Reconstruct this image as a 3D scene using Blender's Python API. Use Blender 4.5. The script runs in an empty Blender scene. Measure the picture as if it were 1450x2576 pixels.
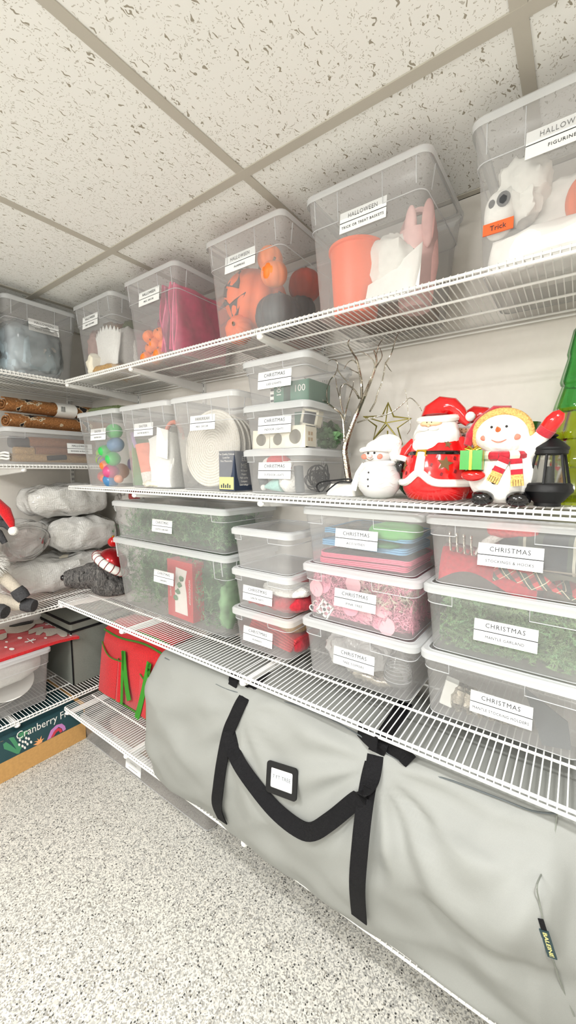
import bpy, math, random
import numpy as np
from mathutils import Vector, Matrix, noise, Euler
R = math.radians
PI = math.pi
scene = bpy.context.scene
C = scene.collection
CAMZ = 1.23

# ------------------------------------------------------------------ camera
FPX, YAW, PITCH, ROLL = 1006.9, 36.06, 5.89, .211
_t, _p, _r = R(YAW), R(PITCH), R(ROLL)
_Fh = Vector((-math.sin(_t), math.cos(_t), 0)); _R = Vector((math.cos(_t), math.sin(_t), 0)); _Z = Vector((0, 0, 1))
CF = _Fh * math.cos(_p) - _Z * math.sin(_p)
_U = _Fh * math.sin(_p) + _Z * math.cos(_p)
CR = _R * math.cos(_r) + _U * math.sin(_r)
CU = -_R * math.sin(_r) + _U * math.cos(_r)
cam = bpy.data.cameras.new('camera'); camo = bpy.data.objects.new('camera', cam); C.objects.link(camo)
cam.sensor_fit = 'VERTICAL'; cam.sensor_height = 36; cam.lens = FPX / 2576 * 36; cam.clip_start = .01
M = Matrix((CR, CU, -CF)).transposed().to_4x4(); M.translation = (0, 0, CAMZ)
camo.matrix_world = M
scene.camera = camo

# ------------------------------------------------------------------ light and exposure
vs = scene.view_settings
vs.view_transform = 'Standard'; vs.look = 'None'; vs.gamma = 1; vs.use_curve_mapping = False
vs.exposure = 0.12
scene.cycles.transparent_max_bounces = 40
scene.cycles.use_light_tree = False
scene.cycles.max_bounces = 8
scene.cycles.diffuse_bounces = 3
scene.cycles.sample_clamp_indirect = 8
w = bpy.data.worlds.new('world'); scene.world = w; w.use_nodes = True
w.node_tree.nodes['Background'].inputs[0].default_value = (1, .97, .92, 1)
w.node_tree.nodes['Background'].inputs[1].default_value = .3
CEIL = 1.945
CANS = [(.169, -.094, 26)]     # recessed ceiling lights: x, y, watts
FILL_PANELS = [(-1.003, -.68, .56, 30), (.755, -.094 - .586, .56, 12)]        # unseen panels added in the ceiling for soft fill: x, y, size, watts
def area(name, loc, size, watts, shape='DISK', rot=(0, 0, 0)):
    l = bpy.data.lights.new(name, 'AREA'); l.shape = shape; l.size = size; l.energy = watts; l.color = (1, .992, .982)
    o = bpy.data.objects.new(name, l); o.location = loc; o.rotation_euler = rot; C.objects.link(o); return o
for x, y, e in CANS: area('can_lamp', (x, y, CEIL + .043), .15, e)
FILL_GLOBE = (-.55, -1.25, 1.60, 34)                                         # made-up globe added behind the camera as fill: x, y, z, watts
gl_ = bpy.data.lights.new('fill_globe_lamp', 'POINT'); gl_.energy = FILL_GLOBE[3]; gl_.shadow_soft_size = .10; gl_.color = (1, .992, .982)
go_ = bpy.data.objects.new('fill_globe_lamp', gl_); go_.location = FILL_GLOBE[:3]; C.objects.link(go_)
for x, y, s, e in FILL_PANELS: area('fill_panel_lamp', (x, y, CEIL - .004), s, e, 'SQUARE')

# helper: a point of the place along the view through a photo pixel, at a given depth plane
def ray(u, v): return CR * ((u - 725) / FPX) + CU * ((1288 - v) / FPX) + CF
def aty(u, v, y): r = ray(u, v); p = r * (y / r.y); p.z += CAMZ; return p
def atx(u, v, x): r = ray(u, v); p = r * (x / r.x); p.z += CAMZ; return p
def atz(u, v, z): r = ray(u, v); p = r * ((z - CAMZ) / r.z); p.z += CAMZ; return p

# ------------------------------------------------------------------ materials
MATS = {}
def nt(name):
    m = bpy.data.materials.new(name); m.use_nodes = True; MATS[name] = m
    t = m.node_tree; b = t.nodes['Principled BSDF']
    return m, t, b
def node(t, typ, **kw):
    n = t.nodes.new(typ)
    for k, v in kw.items(): setattr(n, k, v)
    return n
def math_n(t, op, a, b=None, clamp=False):
    n = node(t, 'ShaderNodeMath', operation=op); n.use_clamp = clamp
    for i, v in enumerate((a, b)):
        if v is None: continue
        if isinstance(v, (int, float)): n.inputs[i].default_value = v
        else: t.links.new(v, n.inputs[i])
    return n.outputs[0]
def ramp(t, fac, stops, interp='LINEAR'):
    n = node(t, 'ShaderNodeValToRGB'); n.color_ramp.interpolation = interp
    e = n.color_ramp.elements
    while len(e) < len(stops): e.new(.5)
    for i, (p, c) in enumerate(stops): e[i].position = p; e[i].color = (*c, 1)
    t.links.new(fac, n.inputs[0]); return n.outputs[0]
def mixc(t, fac, a, b):
    n = node(t, 'ShaderNodeMix', data_type='RGBA')
    for i, v in ((0, fac), (6, a), (7, b)):
        if isinstance(v, (int, float)): n.inputs[i].default_value = v
        elif isinstance(v, tuple): n.inputs[i].default_value = (*v, 1)
        else: t.links.new(v, n.inputs[i])
    return n.outputs[2]
def coords(t, scale=(1, 1, 1), obj=True, rot=(0, 0, 0)):
    tc = node(t, 'ShaderNodeTexCoord'); mp = node(t, 'ShaderNodeMapping')
    mp.inputs['Scale'].default_value = scale; mp.inputs['Rotation'].default_value = rot
    t.links.new(tc.outputs['Object' if obj else 'Generated'], mp.inputs[0]); return mp.outputs[0]
def noise_n(t, vec, scale, detail=3, rough=.5, dist=0):
    n = node(t, 'ShaderNodeTexNoise'); n.inputs['Scale'].default_value = scale; n.inputs['Detail'].default_value = detail
    n.inputs['Roughness'].default_value = rough; n.inputs['Distortion'].default_value = dist
    t.links.new(vec, n.inputs['Vector']); return n.outputs['Fac']
def voro2(t, vec, scale):
    n = node(t, 'ShaderNodeTexVoronoi', voronoi_dimensions='2D'); n.inputs['Scale'].default_value = scale
    t.links.new(vec, n.inputs['Vector']); c = node(t, 'ShaderNodeSeparateColor'); t.links.new(n.outputs['Color'], c.inputs[0])
    return n.outputs['Distance'], c.outputs
def voro(t, vec, scale, feature='F1', out='Distance', rnd=1):
    n = node(t, 'ShaderNodeTexVoronoi', feature=feature); n.inputs['Scale'].default_value = scale; n.inputs['Randomness'].default_value = rnd
    t.links.new(vec, n.inputs['Vector']); return n.outputs[out]
def bump(t, b, h, strength=.3, dist=.002):
    n = node(t, 'ShaderNodeBump'); n.inputs['Strength'].default_value = strength; n.inputs['Distance'].default_value = dist
    t.links.new(h, n.inputs['Height']); t.links.new(n.outputs[0], b.inputs['Normal'])
def srgb(*c): return tuple((x / 255 / 12.92 if x / 255 <= .04045 else ((x / 255 + .055) / 1.055) ** 2.4) for x in c)
def plain(name, rgb, rough=.5, metal=0, grain=0, gscale=60, bmp=0, spec=.5, coat=0, sheen=0, trans=0):
    """colour with a fine procedural grain"""
    m, t, b = nt(name); c = srgb(*rgb)
    b.inputs['Roughness'].default_value = rough; b.inputs['Metallic'].default_value = metal
    b.inputs['Specular IOR Level'].default_value = spec; b.inputs['Coat Weight'].default_value = coat
    b.inputs['Sheen Weight'].default_value = sheen
    if trans: b.inputs['Transmission Weight'].default_value = trans
    if not grain:
        b.inputs['Base Color'].default_value = (*c, 1); return m
    n = noise_n(t, coords(t), gscale, 1, .5); g = grain
    lo = tuple(max(0, x * (1 - g)) for x in c); hi = tuple(min(1, x * (1 + g)) for x in c)
    t.links.new(ramp(t, n, [(.3, lo), (.7, hi)]), b.inputs['Base Color'])
    if bmp: bump(t, b, n, bmp, .003)
    if trans: b.inputs['Transmission Weight'].default_value = trans
    return m
def clear(name, rgb, opacity, rough=.25, gloss=.5, translucent=.5, tint=(255, 255, 255)):
    """thin milky plastic: part passes straight through, part scatters"""
    m, t, b = nt(name); t.nodes.remove(b); out = t.nodes['Material Output']
    tr = node(t, 'ShaderNodeBsdfTransparent'); tr.inputs[0].default_value = (*srgb(*tint), 1)
    di = node(t, 'ShaderNodeBsdfDiffuse'); di.inputs[0].default_value = (*srgb(*rgb), 1)
    tl = node(t, 'ShaderNodeBsdfTranslucent'); tl.inputs[0].default_value = (*srgb(*rgb), 1)
    gl = node(t, 'ShaderNodeBsdfGlossy'); gl.inputs['Roughness'].default_value = rough
    fr = node(t, 'ShaderNodeFresnel'); fr.inputs[0].default_value = 1.38
    s1 = node(t, 'ShaderNodeMixShader'); s1.inputs[0].default_value = translucent
    t.links.new(di.outputs[0], s1.inputs[1]); t.links.new(tl.outputs[0], s1.inputs[2])
    s2 = node(t, 'ShaderNodeMixShader'); s2.inputs[0].default_value = opacity
    t.links.new(tr.outputs[0], s2.inputs[1]); t.links.new(s1.outputs[0], s2.inputs[2])
    s3 = node(t, 'ShaderNodeMixShader'); t.links.new(math_n(t, 'MULTIPLY', fr.outputs[0], gloss), s3.inputs[0])
    t.links.new(s2.outputs[0], s3.inputs[1]); t.links.new(gl.outputs[0], s3.inputs[2])
    t.links.new(s3.outputs[0], out.inputs[0]); return m

clear('bin_plastic', (254, 254, 254), .235, translucent=.25)
clear('bin_lid', (250, 251, 252), .2, translucent=.35)
clear('bin_rim', (248, 251, 252), .62, translucent=.3)
clear('bin_edge', (246, 248, 250), .72)
clear('bag_film', (240, 240, 238), .2, .12, 1.0)
clear('pink_film', (246, 120, 164), .7, .15, 1.0)
clear('lantern_glass', (235, 240, 235), .06, .03, 1.0)
clear('green_glass', (70, 170, 84), .3, .05, 1.6, .5, (150, 214, 150))
clear('olive_glass', (176, 190, 40), .35, .05, 1.6, .5, (214, 222, 110))
plain('label_card', (248, 250, 249), .5)
plain('label_ink', (44, 46, 48), .6)
plain('pale_ink', (168, 168, 166), .6)
plain('shelf_coat', (244, 244, 240), .35)
plain('wall_paint', (232, 228, 220), .7, grain=.012, gscale=60)
plain('tbar', (192, 187, 174), .55)
plain('black_strap', (13, 13, 16), .8, grain=.3, gscale=700, bmp=.5, spec=.25)
plain('black_gloss', (10, 10, 12), .15, coat=.5)
plain('black_matte', (14, 15, 17), .5, spec=.35)
plain('red_gloss', (214, 20, 22), .12, coat=.6)
plain('red_felt', (196, 18, 26), .95, grain=.2, gscale=300, bmp=.4, sheen=.3)
plain('red_velvet', (178, 30, 46), .9, grain=.2, gscale=120, bmp=.5, sheen=.4)
plain('red_knit', (206, 66, 70), .9, grain=.2, gscale=200, bmp=.5)
plain('dark_red', (120, 10, 20), .3)
plain('red_metal', (168, 16, 26), .22, metal=.55, coat=.4)
plain('white_gloss', (246, 244, 238), .15, coat=.5)
plain('white_clay', (244, 243, 238), .55, grain=.04, gscale=120, bmp=.5)
plain('white_fur', (244, 242, 236), 1, grain=.1, gscale=200, bmp=1, sheen=.4)
plain('cream', (240, 234, 214), .6)
plain('peach', (240, 190, 150), .4)
plain('blush', (238, 130, 110), .7)
plain('gold', (214, 170, 60), .25, metal=.9)
plain('olive_metal', (150, 140, 66), .35, metal=.6)
plain('silver', (184, 178, 166), .22, metal=1, grain=.2, gscale=220, bmp=.3)
plain('tan_wool', (222, 176, 104), .9, grain=.25, gscale=300, bmp=1)
plain('carrot', (236, 110, 30), .5)
plain('gift_green', (40, 150, 40), .3, coat=.3)
plain('trim_green', (62, 120, 34), .8)
plain('strap_green', (54, 140, 34), .7)
plain('bag_grey', (140, 142, 138), .62, grain=.03, gscale=900)
plain('grey_fabric', (126, 130, 122), .9, grain=.1, gscale=700, bmp=.3)
plain('cardboard', (196, 152, 92), .85, grain=.06, gscale=90, bmp=.05)
plain('teal_print', (34, 70, 76), .5)
plain('leaf_print', (70, 140, 100), .5)
plain('leaf_dark_print', (24, 52, 58), .5)
plain('mauve_print', (196, 130, 190), .5)
plain('crimson_print', (200, 56, 70), .5)
plain('apricot_print', (240, 170, 110), .5)
plain('white_print', (240, 238, 232), .5)
plain('pale_teal', (170, 216, 208), .9, grain=.1, gscale=200, bmp=.4)
plain('navy_box', (44, 56, 78), .5)
plain('green_box', (40, 110, 84), .5)
plain('yellow_print', (236, 222, 140), .5)
plain('orange_plastic', (250, 104, 44), .4)
plain('pumpkin', (246, 110, 44), .55, grain=.12, gscale=30, bmp=.1)
plain('pumpkin_bright', (252, 128, 46), .5, grain=.12, gscale=30, bmp=.1)
plain('pumpkin_red', (206, 62, 30), .6, grain=.12, gscale=30)
plain('pumpkin_black', (44, 52, 58), .45, grain=.2, gscale=30)
plain('stem_brown', (110, 84, 50), .8)
plain('magenta', (222, 62, 118), .35, grain=.15, gscale=40)
plain('pink_sheet', (244, 112, 156), .35, grain=.15, gscale=40)
plain('plum', (150, 60, 92), .5, grain=.15, gscale=40)
plain('pale_pink', (246, 200, 196), .7, grain=.05)
plain('rose', (255, 172, 194), .7, grain=.06)
plain('rose_pale', (253, 196, 206), .7, grain=.04)
plain('coral', (246, 158, 136), .7, grain=.08)
plain('white_cloth', (240, 240, 236), .9, grain=.05, gscale=200, bmp=.4)
plain('white_paper', (250, 249, 244), .8, grain=.03, gscale=50)
plain('tissue', (238, 238, 232), .8, grain=.04)
plain('grey_blue_cloth', (186, 204, 212), .7, grain=.1, gscale=40, bmp=.3)
plain('moss', (96, 108, 72), 1, grain=.3, gscale=120, bmp=.6)
plain('brown_fur', (128, 100, 76), 1, grain=.35, gscale=160, bmp=.8)
plain('mauve_cloth', (160, 124, 116), .9, grain=.2, gscale=60, bmp=.3)
plain('tan_cloth', (186, 152, 104), .95, grain=.2, gscale=200, bmp=.5)
plain('burlap', (158, 108, 78), .95, grain=.25, gscale=260, bmp=.6)
plain('charcoal', (58, 60, 64), .8, grain=.15, gscale=120)
plain('slate', (84, 90, 92), .7)
plain('lilac', (196, 178, 216), .6)
plain('pine', (66, 124, 76), .7, grain=.35, gscale=30)
plain('pine_light', (124, 170, 118), .7, grain=.3, gscale=30)
plain('cedar', (128, 162, 112), .7, grain=.35, gscale=25)
plain('sky_zip', (120, 180, 222), .4)
plain('mint_sheet', (120, 196, 118), .5)
plain('leaf_sheet', (60, 120, 74), .5)
plain('pink_zip', (240, 110, 140), .4)
plain('green_hat', (24, 84, 40), .15, coat=.5)
plain('plush', (196, 186, 170), 1, grain=.12, gscale=220, bmp=.6, sheen=.3)
plain('hoof', (62, 62, 64), .95, grain=.25, gscale=180, bmp=.7)
for n_, c_ in dict(green=(60, 190, 90), blue=(70, 130, 180), orange=(250, 120, 50), pink=(206, 80, 130), red=(200, 90, 90), purple=(120, 90, 150), lime=(150, 190, 60), teal=(120, 180, 170), peachy=(244, 160, 120)).items():
    plain('egg_' + n_, c_, .3)

def mat_floor():
    m, t, b = nt('floor_flakes'); co = coords(t)
    wob = node(t, 'ShaderNodeVectorMath', operation='ADD')
    nz = node(t, 'ShaderNodeTexNoise'); nz.inputs['Scale'].default_value = 180; t.links.new(co, nz.inputs['Vector'])
    sc = node(t, 'ShaderNodeVectorMath', operation='SCALE'); sc.inputs['Scale'].default_value = .005; t.links.new(nz.outputs['Color'], sc.inputs[0])
    t.links.new(co, wob.inputs[0]); t.links.new(sc.outputs[0], wob.inputs[1]); v = wob.outputs[0]
    _, c1 = voro2(t, v, 330)
    base = ramp(t, c1[0], [(0, srgb(150, 149, 144)), (.2, srgb(174, 173, 167)), (.42, srgb(194, 192, 184)), (.62, srgb(212, 210, 201))], 'CONSTANT')
    d2, c2 = voro2(t, v, 175)
    k = math_n(t, 'MULTIPLY', math_n(t, 'LESS_THAN', c2[1], .075), math_n(t, 'LESS_THAN', d2, .36))
    col = mixc(t, math_n(t, 'LESS_THAN', c1[2], .05), base, srgb(138, 134, 124))
    col = mixc(t, k, col, srgb(66, 66, 63))
    t.links.new(col, b.inputs['Base Color']); b.inputs['Roughness'].default_value = .55
mat_floor()
def mat_tile():
    m, t, b = nt('ceiling_tile'); co = coords(t)
    # fissures: short wobbly grooves running one way; pinholes everywhere
    wob = node(t, 'ShaderNodeVectorMath', operation='ADD')
    nz = node(t, 'ShaderNodeTexNoise'); nz.inputs['Scale'].default_value = 70; nz.inputs['Detail'].default_value = 3; t.links.new(co, nz.inputs['Vector'])
    sc = node(t, 'ShaderNodeVectorMath', operation='SCALE'); sc.inputs['Scale'].default_value = .022; nz.inputs['Detail'].default_value = 1; t.links.new(nz.outputs['Color'], sc.inputs[0])
    t.links.new(co, wob.inputs[0]); t.links.new(sc.outputs[0], wob.inputs[1])
    mp = node(t, 'ShaderNodeMapping'); mp.inputs['Scale'].default_value = (175, 52, 1); mp.inputs['Rotation'].default_value = (0, 0, R(14)); t.links.new(wob.outputs[0], mp.inputs[0])
    d, cc = voro2(t, mp.outputs[0], 1)
    big = math_n(t, 'MULTIPLY', math_n(t, 'LESS_THAN', d, .28), math_n(t, 'LESS_THAN', cc[0], .10))
    mp2 = node(t, 'ShaderNodeMapping'); mp2.inputs['Scale'].default_value = (330, 260, 1); mp2.inputs['Rotation'].default_value = (0, 0, R(10)); t.links.new(wob.outputs[0], mp2.inputs[0])
    d2, c2 = voro2(t, mp2.outputs[0], 1)
    pin = math_n(t, 'MULTIPLY', math_n(t, 'LESS_THAN', d2, .34), math_n(t, 'LESS_THAN', c2[1], .20))
    col = mixc(t, math_n(t, 'MULTIPLY', pin, .6), srgb(246, 246, 241), srgb(162, 154, 136))
    col = mixc(t, math_n(t, 'MULTIPLY', big, .85), col, srgb(140, 130, 108))
    t.links.new(col, b.inputs['Base Color']); b.inputs['Roughness'].default_value = .95
mat_tile()
def mat_plaid():
    m, t, b = nt('plaid'); co = coords(t)
    sp = node(t, 'ShaderNodeSeparateXYZ'); t.links.new(co, sp.inputs[0])
    def band(o, f, lo, hi, off=0):
        fr = math_n(t, 'FRACT', math_n(t, 'ADD', math_n(t, 'MULTIPLY', o, f), off)); return math_n(t, 'MULTIPLY', math_n(t, 'GREATER_THAN', fr, lo), math_n(t, 'LESS_THAN', fr, hi))
    x, y = math_n(t, 'ADD', sp.outputs[0], math_n(t, 'MULTIPLY', sp.outputs[2], .8)), math_n(t, 'SUBTRACT', sp.outputs[2], math_n(t, 'MULTIPLY', sp.outputs[0], .8))
    col = mixc(t, band(x, 34, 0, .45), srgb(70, 92, 76), srgb(208, 70, 72))
    col = mixc(t, math_n(t, 'MULTIPLY', band(y, 34, 0, .4), .6), col, srgb(56, 40, 44))
    col = mixc(t, band(x, 34, .62, .68), col, srgb(238, 226, 196)); col = mixc(t, band(y, 34, .58, .64), col, srgb(238, 226, 196))
    t.links.new(col, b.inputs['Base Color']); b.inputs['Roughness'].default_value = .95
    bump(t, b, noise_n(t, coords(t), 500, 2), .4, .001)
mat_plaid()
def mat_dark_plaid():
    m, t, b = nt('dark_plaid'); co = coords(t, rot=(0, 0, R(8)))
    sp = node(t, 'ShaderNodeSeparateXYZ'); t.links.new(co, sp.inputs[0])
    def band(o, f, lo, hi):
        fr = math_n(t, 'FRACT', math_n(t, 'MULTIPLY', o, f)); return math_n(t, 'MULTIPLY', math_n(t, 'GREATER_THAN', fr, lo), math_n(t, 'LESS_THAN', fr, hi))
    col = mixc(t, band(sp.outputs[0], 12, 0, .5), srgb(78, 90, 84), srgb(52, 64, 72))
    col = mixc(t, band(sp.outputs[0], 12, .6, .66), col, srgb(206, 206, 190)); col = mixc(t, band(sp.outputs[2], 12, .55, .6), col, srgb(190, 190, 176))
    t.links.new(col, b.inputs['Base Color']); b.inputs['Roughness'].default_value = .95
mat_dark_plaid()
def mat_coir():
    m, t, b = nt('coir'); co = coords(t)
    n1 = noise_n(t, co, 160, 4, .7); n2 = noise_n(t, coords(t, (1, 1, 1)), 16, 2, .5, .6)
    col = ramp(t, n1, [(.3, srgb(120, 76, 40)), (.7, srgb(206, 142, 84))])
    col = mixc(t, math_n(t, 'GREATER_THAN', n2, .60), col, srgb(40, 36, 36))
    col = mixc(t, math_n(t, 'MULTIPLY', math_n(t, 'GREATER_THAN', n2, .57), math_n(t, 'LESS_THAN', n2, .60)), col, srgb(226, 208, 176))
    t.links.new(col, b.inputs['Base Color']); b.inputs['Roughness'].default_value = 1
    bump(t, b, n1, 1, .006)
mat_coir()
def mat_bubble():
    m = clear('bubble_wrap', (255, 255, 252), .72, .07, 3.0, .15)
    t = m.node_tree; h = voro(t, coords(t), 120, rnd=.2); n2 = noise_n(t, coords(t, (1, .4, 1)), 26, 3, .65, .8)
    bp = node(t, 'ShaderNodeBump'); bp.inputs['Strength'].default_value = .55; bp.inputs['Distance'].default_value = .008
    t.links.new(math_n(t, 'ADD', math_n(t, 'MULTIPLY', h, -.45), math_n(t, 'MULTIPLY', n2, 3)), bp.inputs['Height'])
    for n in t.nodes:
        if n.type in ('BSDF_DIFFUSE', 'BSDF_GLOSSY'): t.links.new(bp.outputs[0], n.inputs['Normal'])
mat_bubble()
def mat_dogfur():
    m, t, b = nt('dog_fur'); co = coords(t, (1, 1, .35), rot=(0, R(40), 0))
    n1 = noise_n(t, co, 130, 4, .6, 1.2)
    t.links.new(ramp(t, n1, [(.35, srgb(40, 40, 42)), (.68, srgb(128, 125, 122))]), b.inputs['Base Color']); b.inputs['Roughness'].default_value = .6
    bump(t, b, n1, 1, .008)
mat_dogfur()
def mat_coil():
    m, t, b = nt('coil_weave'); co = coords(t)
    n1 = noise_n(t, co, 240, 2); t.links.new(ramp(t, n1, [(.3, srgb(226, 220, 206)), (.7, srgb(248, 246, 238))]), b.inputs['Base Color'])
    b.inputs['Roughness'].default_value = .9; bump(t, b, n1, .6, .002)
mat_coil()
m_, t_, b_ = nt('lamp_lens'); b_.inputs['Emission Color'].default_value = (1, .95, .86, 1); b_.inputs['Emission Strength'].default_value = 2; m_.cycles.emission_sampling = 'NONE'

# ------------------------------------------------------------------ mesh building
class MB:
    def __init__(s): s.v = []; s.f = []
    def add(s, vs, fs, M=None):
        o = len(s.v)
        s.v.extend([tuple(M @ Vector(p)) for p in vs] if M is not None else [tuple(p) for p in vs])
        s.f.extend([tuple(i + o for i in f) for f in fs]); return s
    def box(s, x0, x1, y0, y1, z0, z1, M=None):
        return s.add([(x0, y0, z0), (x1, y0, z0), (x1, y1, z0), (x0, y1, z0), (x0, y0, z1), (x1, y0, z1), (x1, y1, z1), (x0, y1, z1)],
                     [(0, 3, 2, 1), (4, 5, 6, 7), (0, 1, 5, 4), (1, 2, 6, 5), (2, 3, 7, 6), (3, 0, 4, 7)], M)
    def rings(s, rings, cap0=True, cap1=True, closed=False, M=None):
        n = len(rings[0]); vs = [p for r in rings for p in r]; fs = []
        k = len(rings)
        for i in range(k if closed else k - 1):
            a, b = i * n, ((i + 1) % k) * n
            for j in range(n): fs.append((a + j, a + (j + 1) % n, b + (j + 1) % n, b + j))
        if cap0 and not closed: fs.append(tuple(range(n - 1, -1, -1)))
        if cap1 and not closed: fs.append(tuple(range((k - 1) * n, k * n)))
        return s.add(vs, fs, M)
    def tube(s, pts, r, n=6, M=None, closed=False, flat=1.0):
        P = [Vector(p) for p in pts]; k = len(P); rr = r if isinstance(r, (list, tuple)) else [r] * k
        up = None; rings = []
        for i in range(k):
            a = P[(i - 1) % k] if (closed or i > 0) else P[i]; b = P[(i + 1) % k] if (closed or i < k - 1) else P[i]
            d = (b - a)
            d = d.normalized() if d.length > 1e-9 else Vector((0, 0, 1))
            if up is None: up = d.orthogonal().normalized()
            up = (up - d * up.dot(d))
            up = up.normalized() if up.length > 1e-6 else d.orthogonal().normalized()
            sd = d.cross(up)
            rings.append([P[i] + (up * math.cos(2 * PI * j / n) + sd * math.sin(2 * PI * j / n) * flat) * rr[i] for j in range(n)])
        return s.rings(rings, True, True, closed, M)
    def lathe(s, prof, n=24, c=(0, 0, 0), M=None, fn=None, cap=True):
        rings = []
        for r, z in prof:
            ring = []
            for j in range(n):
                a = 2 * PI * j / n; q = r * (fn(a, z) if fn else 1)
                ring.append((c[0] + q * math.cos(a), c[1] + q * math.sin(a), c[2] + z))
            rings.append(ring)
        return s.rings(rings, cap, cap, False, M)
    def ball(s, c, rad, nu=16, nv=10, M=None, e=1.0, amp=0, freq=8, seed=0, ridge=False):
        if not isinstance(rad, (list, tuple)): rad = (rad,) * 3
        def pw(x): return math.copysign(abs(x) ** e, x)
        vs = []; fs = []
        for i in range(nv + 1):
            ph = -PI / 2 + PI * i / nv
            for j in range(nu):
                a = 2 * PI * j / nu
                d = Vector((pw(math.cos(ph)) * pw(math.cos(a)), pw(math.cos(ph)) * pw(math.sin(a)), pw(math.sin(ph))))
                p = Vector((d.x * rad[0], d.y * rad[1], d.z * rad[2]))
                if amp:
                    q = p * freq + Vector((seed * 7.3, seed * 3.1, seed * 1.7))
                    v = noise.noise(q) + .5 * noise.noise(q * 2.1)
                    if ridge: v = .5 - abs(noise.noise(q)) * 1.4 - .5 * abs(noise.noise(q * 2.3))
                    p += (d.normalized() if d.length > 1e-6 else d) * amp * v
                vs.append(Vector(c) + p)
        for i in range(nv):
            for j in range(nu): fs.append((i * nu + j, i * nu + (j + 1) % nu, (i + 1) * nu + (j + 1) % nu, (i + 1) * nu + j))
        return s.add(vs, fs, M)
    def grid(s, fn, nu, nv, M=None, thick=None):
        vs = [Vector(fn(i / nu, j / nv)) for j in range(nv + 1) for i in range(nu + 1)]
        fs = [(j * (nu + 1) + i, j * (nu + 1) + i + 1, (j + 1) * (nu + 1) + i + 1, (j + 1) * (nu + 1) + i) for j in range(nv) for i in range(nu)]
        if thick:
            o = len(vs); T = Vector(thick); vs = vs + [p + T for p in vs]
            fs += [tuple(i + o for i in reversed(f)) for f in fs]
            W = nu + 1; edge = [i for i in range(W)] + [j * W + nu for j in range(1, nv + 1)] + [nv * W + i for i in range(nu - 1, -1, -1)] + [j * W for j in range(nv - 1, 0, -1)]
            n = len(edge)
            fs += [(edge[i], edge[i] + o, edge[(i + 1) % n] + o, edge[(i + 1) % n])[::-1] for i in range(n)]
        return s.add(vs, fs, M)
    def poly(s, pts, th, M=None):
        """flat outline in xy, extruded by th in z"""
        n = len(pts); vs = [(x, y, 0) for x, y in pts] + [(x, y, th) for x, y in pts]
        return s.add(vs, [tuple(range(n - 1, -1, -1)), tuple(range(n, 2 * n))] + [(i, (i + 1) % n, n + (i + 1) % n, n + i) for i in range(n)], M)
    def ribbon(s, pts, width_dirs, w, th):
        """band along pts, width along width_dirs[i], slightly thick"""
        P = [Vector(p) for p in pts]; rings = []
        for i, p in enumerate(P):
            d = (P[min(i + 1, len(P) - 1)] - P[max(i - 1, 0)]).normalized()
            wd = Vector(width_dirs[i] if isinstance(width_dirs, list) else width_dirs); wd = (wd - d * wd.dot(d)).normalized(); nn = d.cross(wd)
            rings.append([p + wd * w / 2 + nn * th / 2, p - wd * w / 2 + nn * th / 2, p - wd * w / 2 - nn * th / 2, p + wd * w / 2 - nn * th / 2])
        return s.rings(rings)
    def mesh(s, name, mat, smooth=True, angle=40):
        me = bpy.data.meshes.new(name); me.from_pydata(s.v, [], s.f)
        me.materials.append(MATS[mat]); me.validate()
        if smooth: me.shade_smooth(); me.set_sharp_from_angle(angle=R(angle))
        return me
    def build(s, name, mat, parent=None, smooth=True, angle=40, recalc=True):
        me = s.mesh(name, mat, smooth, angle)
        if recalc:
            import bmesh
            bm = bmesh.new(); bm.from_mesh(me); bmesh.ops.recalc_face_normals(bm, faces=bm.faces); bm.to_mesh(me); bm.free()
        return link(name, me, parent)
def link(name, me, parent=None):
    o = bpy.data.objects.new(name, me); C.objects.link(o)
    if parent is not None: o.parent = parent
    return o
def tag(o, label=None, cat=None, group=None, kind=None):
    if label: o['label'] = label
    if cat: o['category'] = cat
    if group: o['group'] = group
    if kind: o['kind'] = kind
    return o
def thing(name, label, cat, loc=(0, 0, 0), rotz=0, group=None, rot=None):
    o = bpy.data.objects.new(name, None); C.objects.link(o); o.empty_display_size = .05
    o.location = loc; o.rotation_euler = rot or (0, 0, rotz); return tag(o, label, cat, group)
def center(mb, at):
    """shift mesh points so that the object's origin sits at `at`"""
    a = Vector(at); mb.v = [tuple(Vector(p) - a) for p in mb.v]; return mb
def solo(name, mb, mat, label, cat, at, group=None, **kw):
    """a thing that is one mesh, points given in world space, origin at `at`"""
    o = center(mb, at).build(name, mat, **kw); o.location = at; return tag(o, label, cat, group)
def copy_tree(o, loc, rotz=None, label=None, group=None, scale=None):
    c = o.copy(); C.objects.link(c); c.location = loc
    if rotz is not None: c.rotation_euler = (0, 0, rotz)
    if scale: c.scale = (scale,) * 3
    if label: c['label'] = label
    if group: c['group'] = group
    for ch in list(o.children):
        d = ch.copy(); C.objects.link(d); d.parent = c
        for g in list(ch.children):
            e = g.copy(); C.objects.link(e); e.parent = d
    return c
def rr(x0, x1, y0, y1, r, z, k=4):
    """rounded rectangle ring"""
    out = []
    for cx, cy, a0 in ((x1 - r, y0 + r, -90), (x1 - r, y1 - r, 0), (x0 + r, y1 - r, 90), (x0 + r, y0 + r, 180)):
        for i in range(k + 1):
            a = R(a0 + 90 * i / k); out.append((cx + r * math.cos(a), cy + r * math.sin(a), z))
    return out
_TXT = {}
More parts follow.
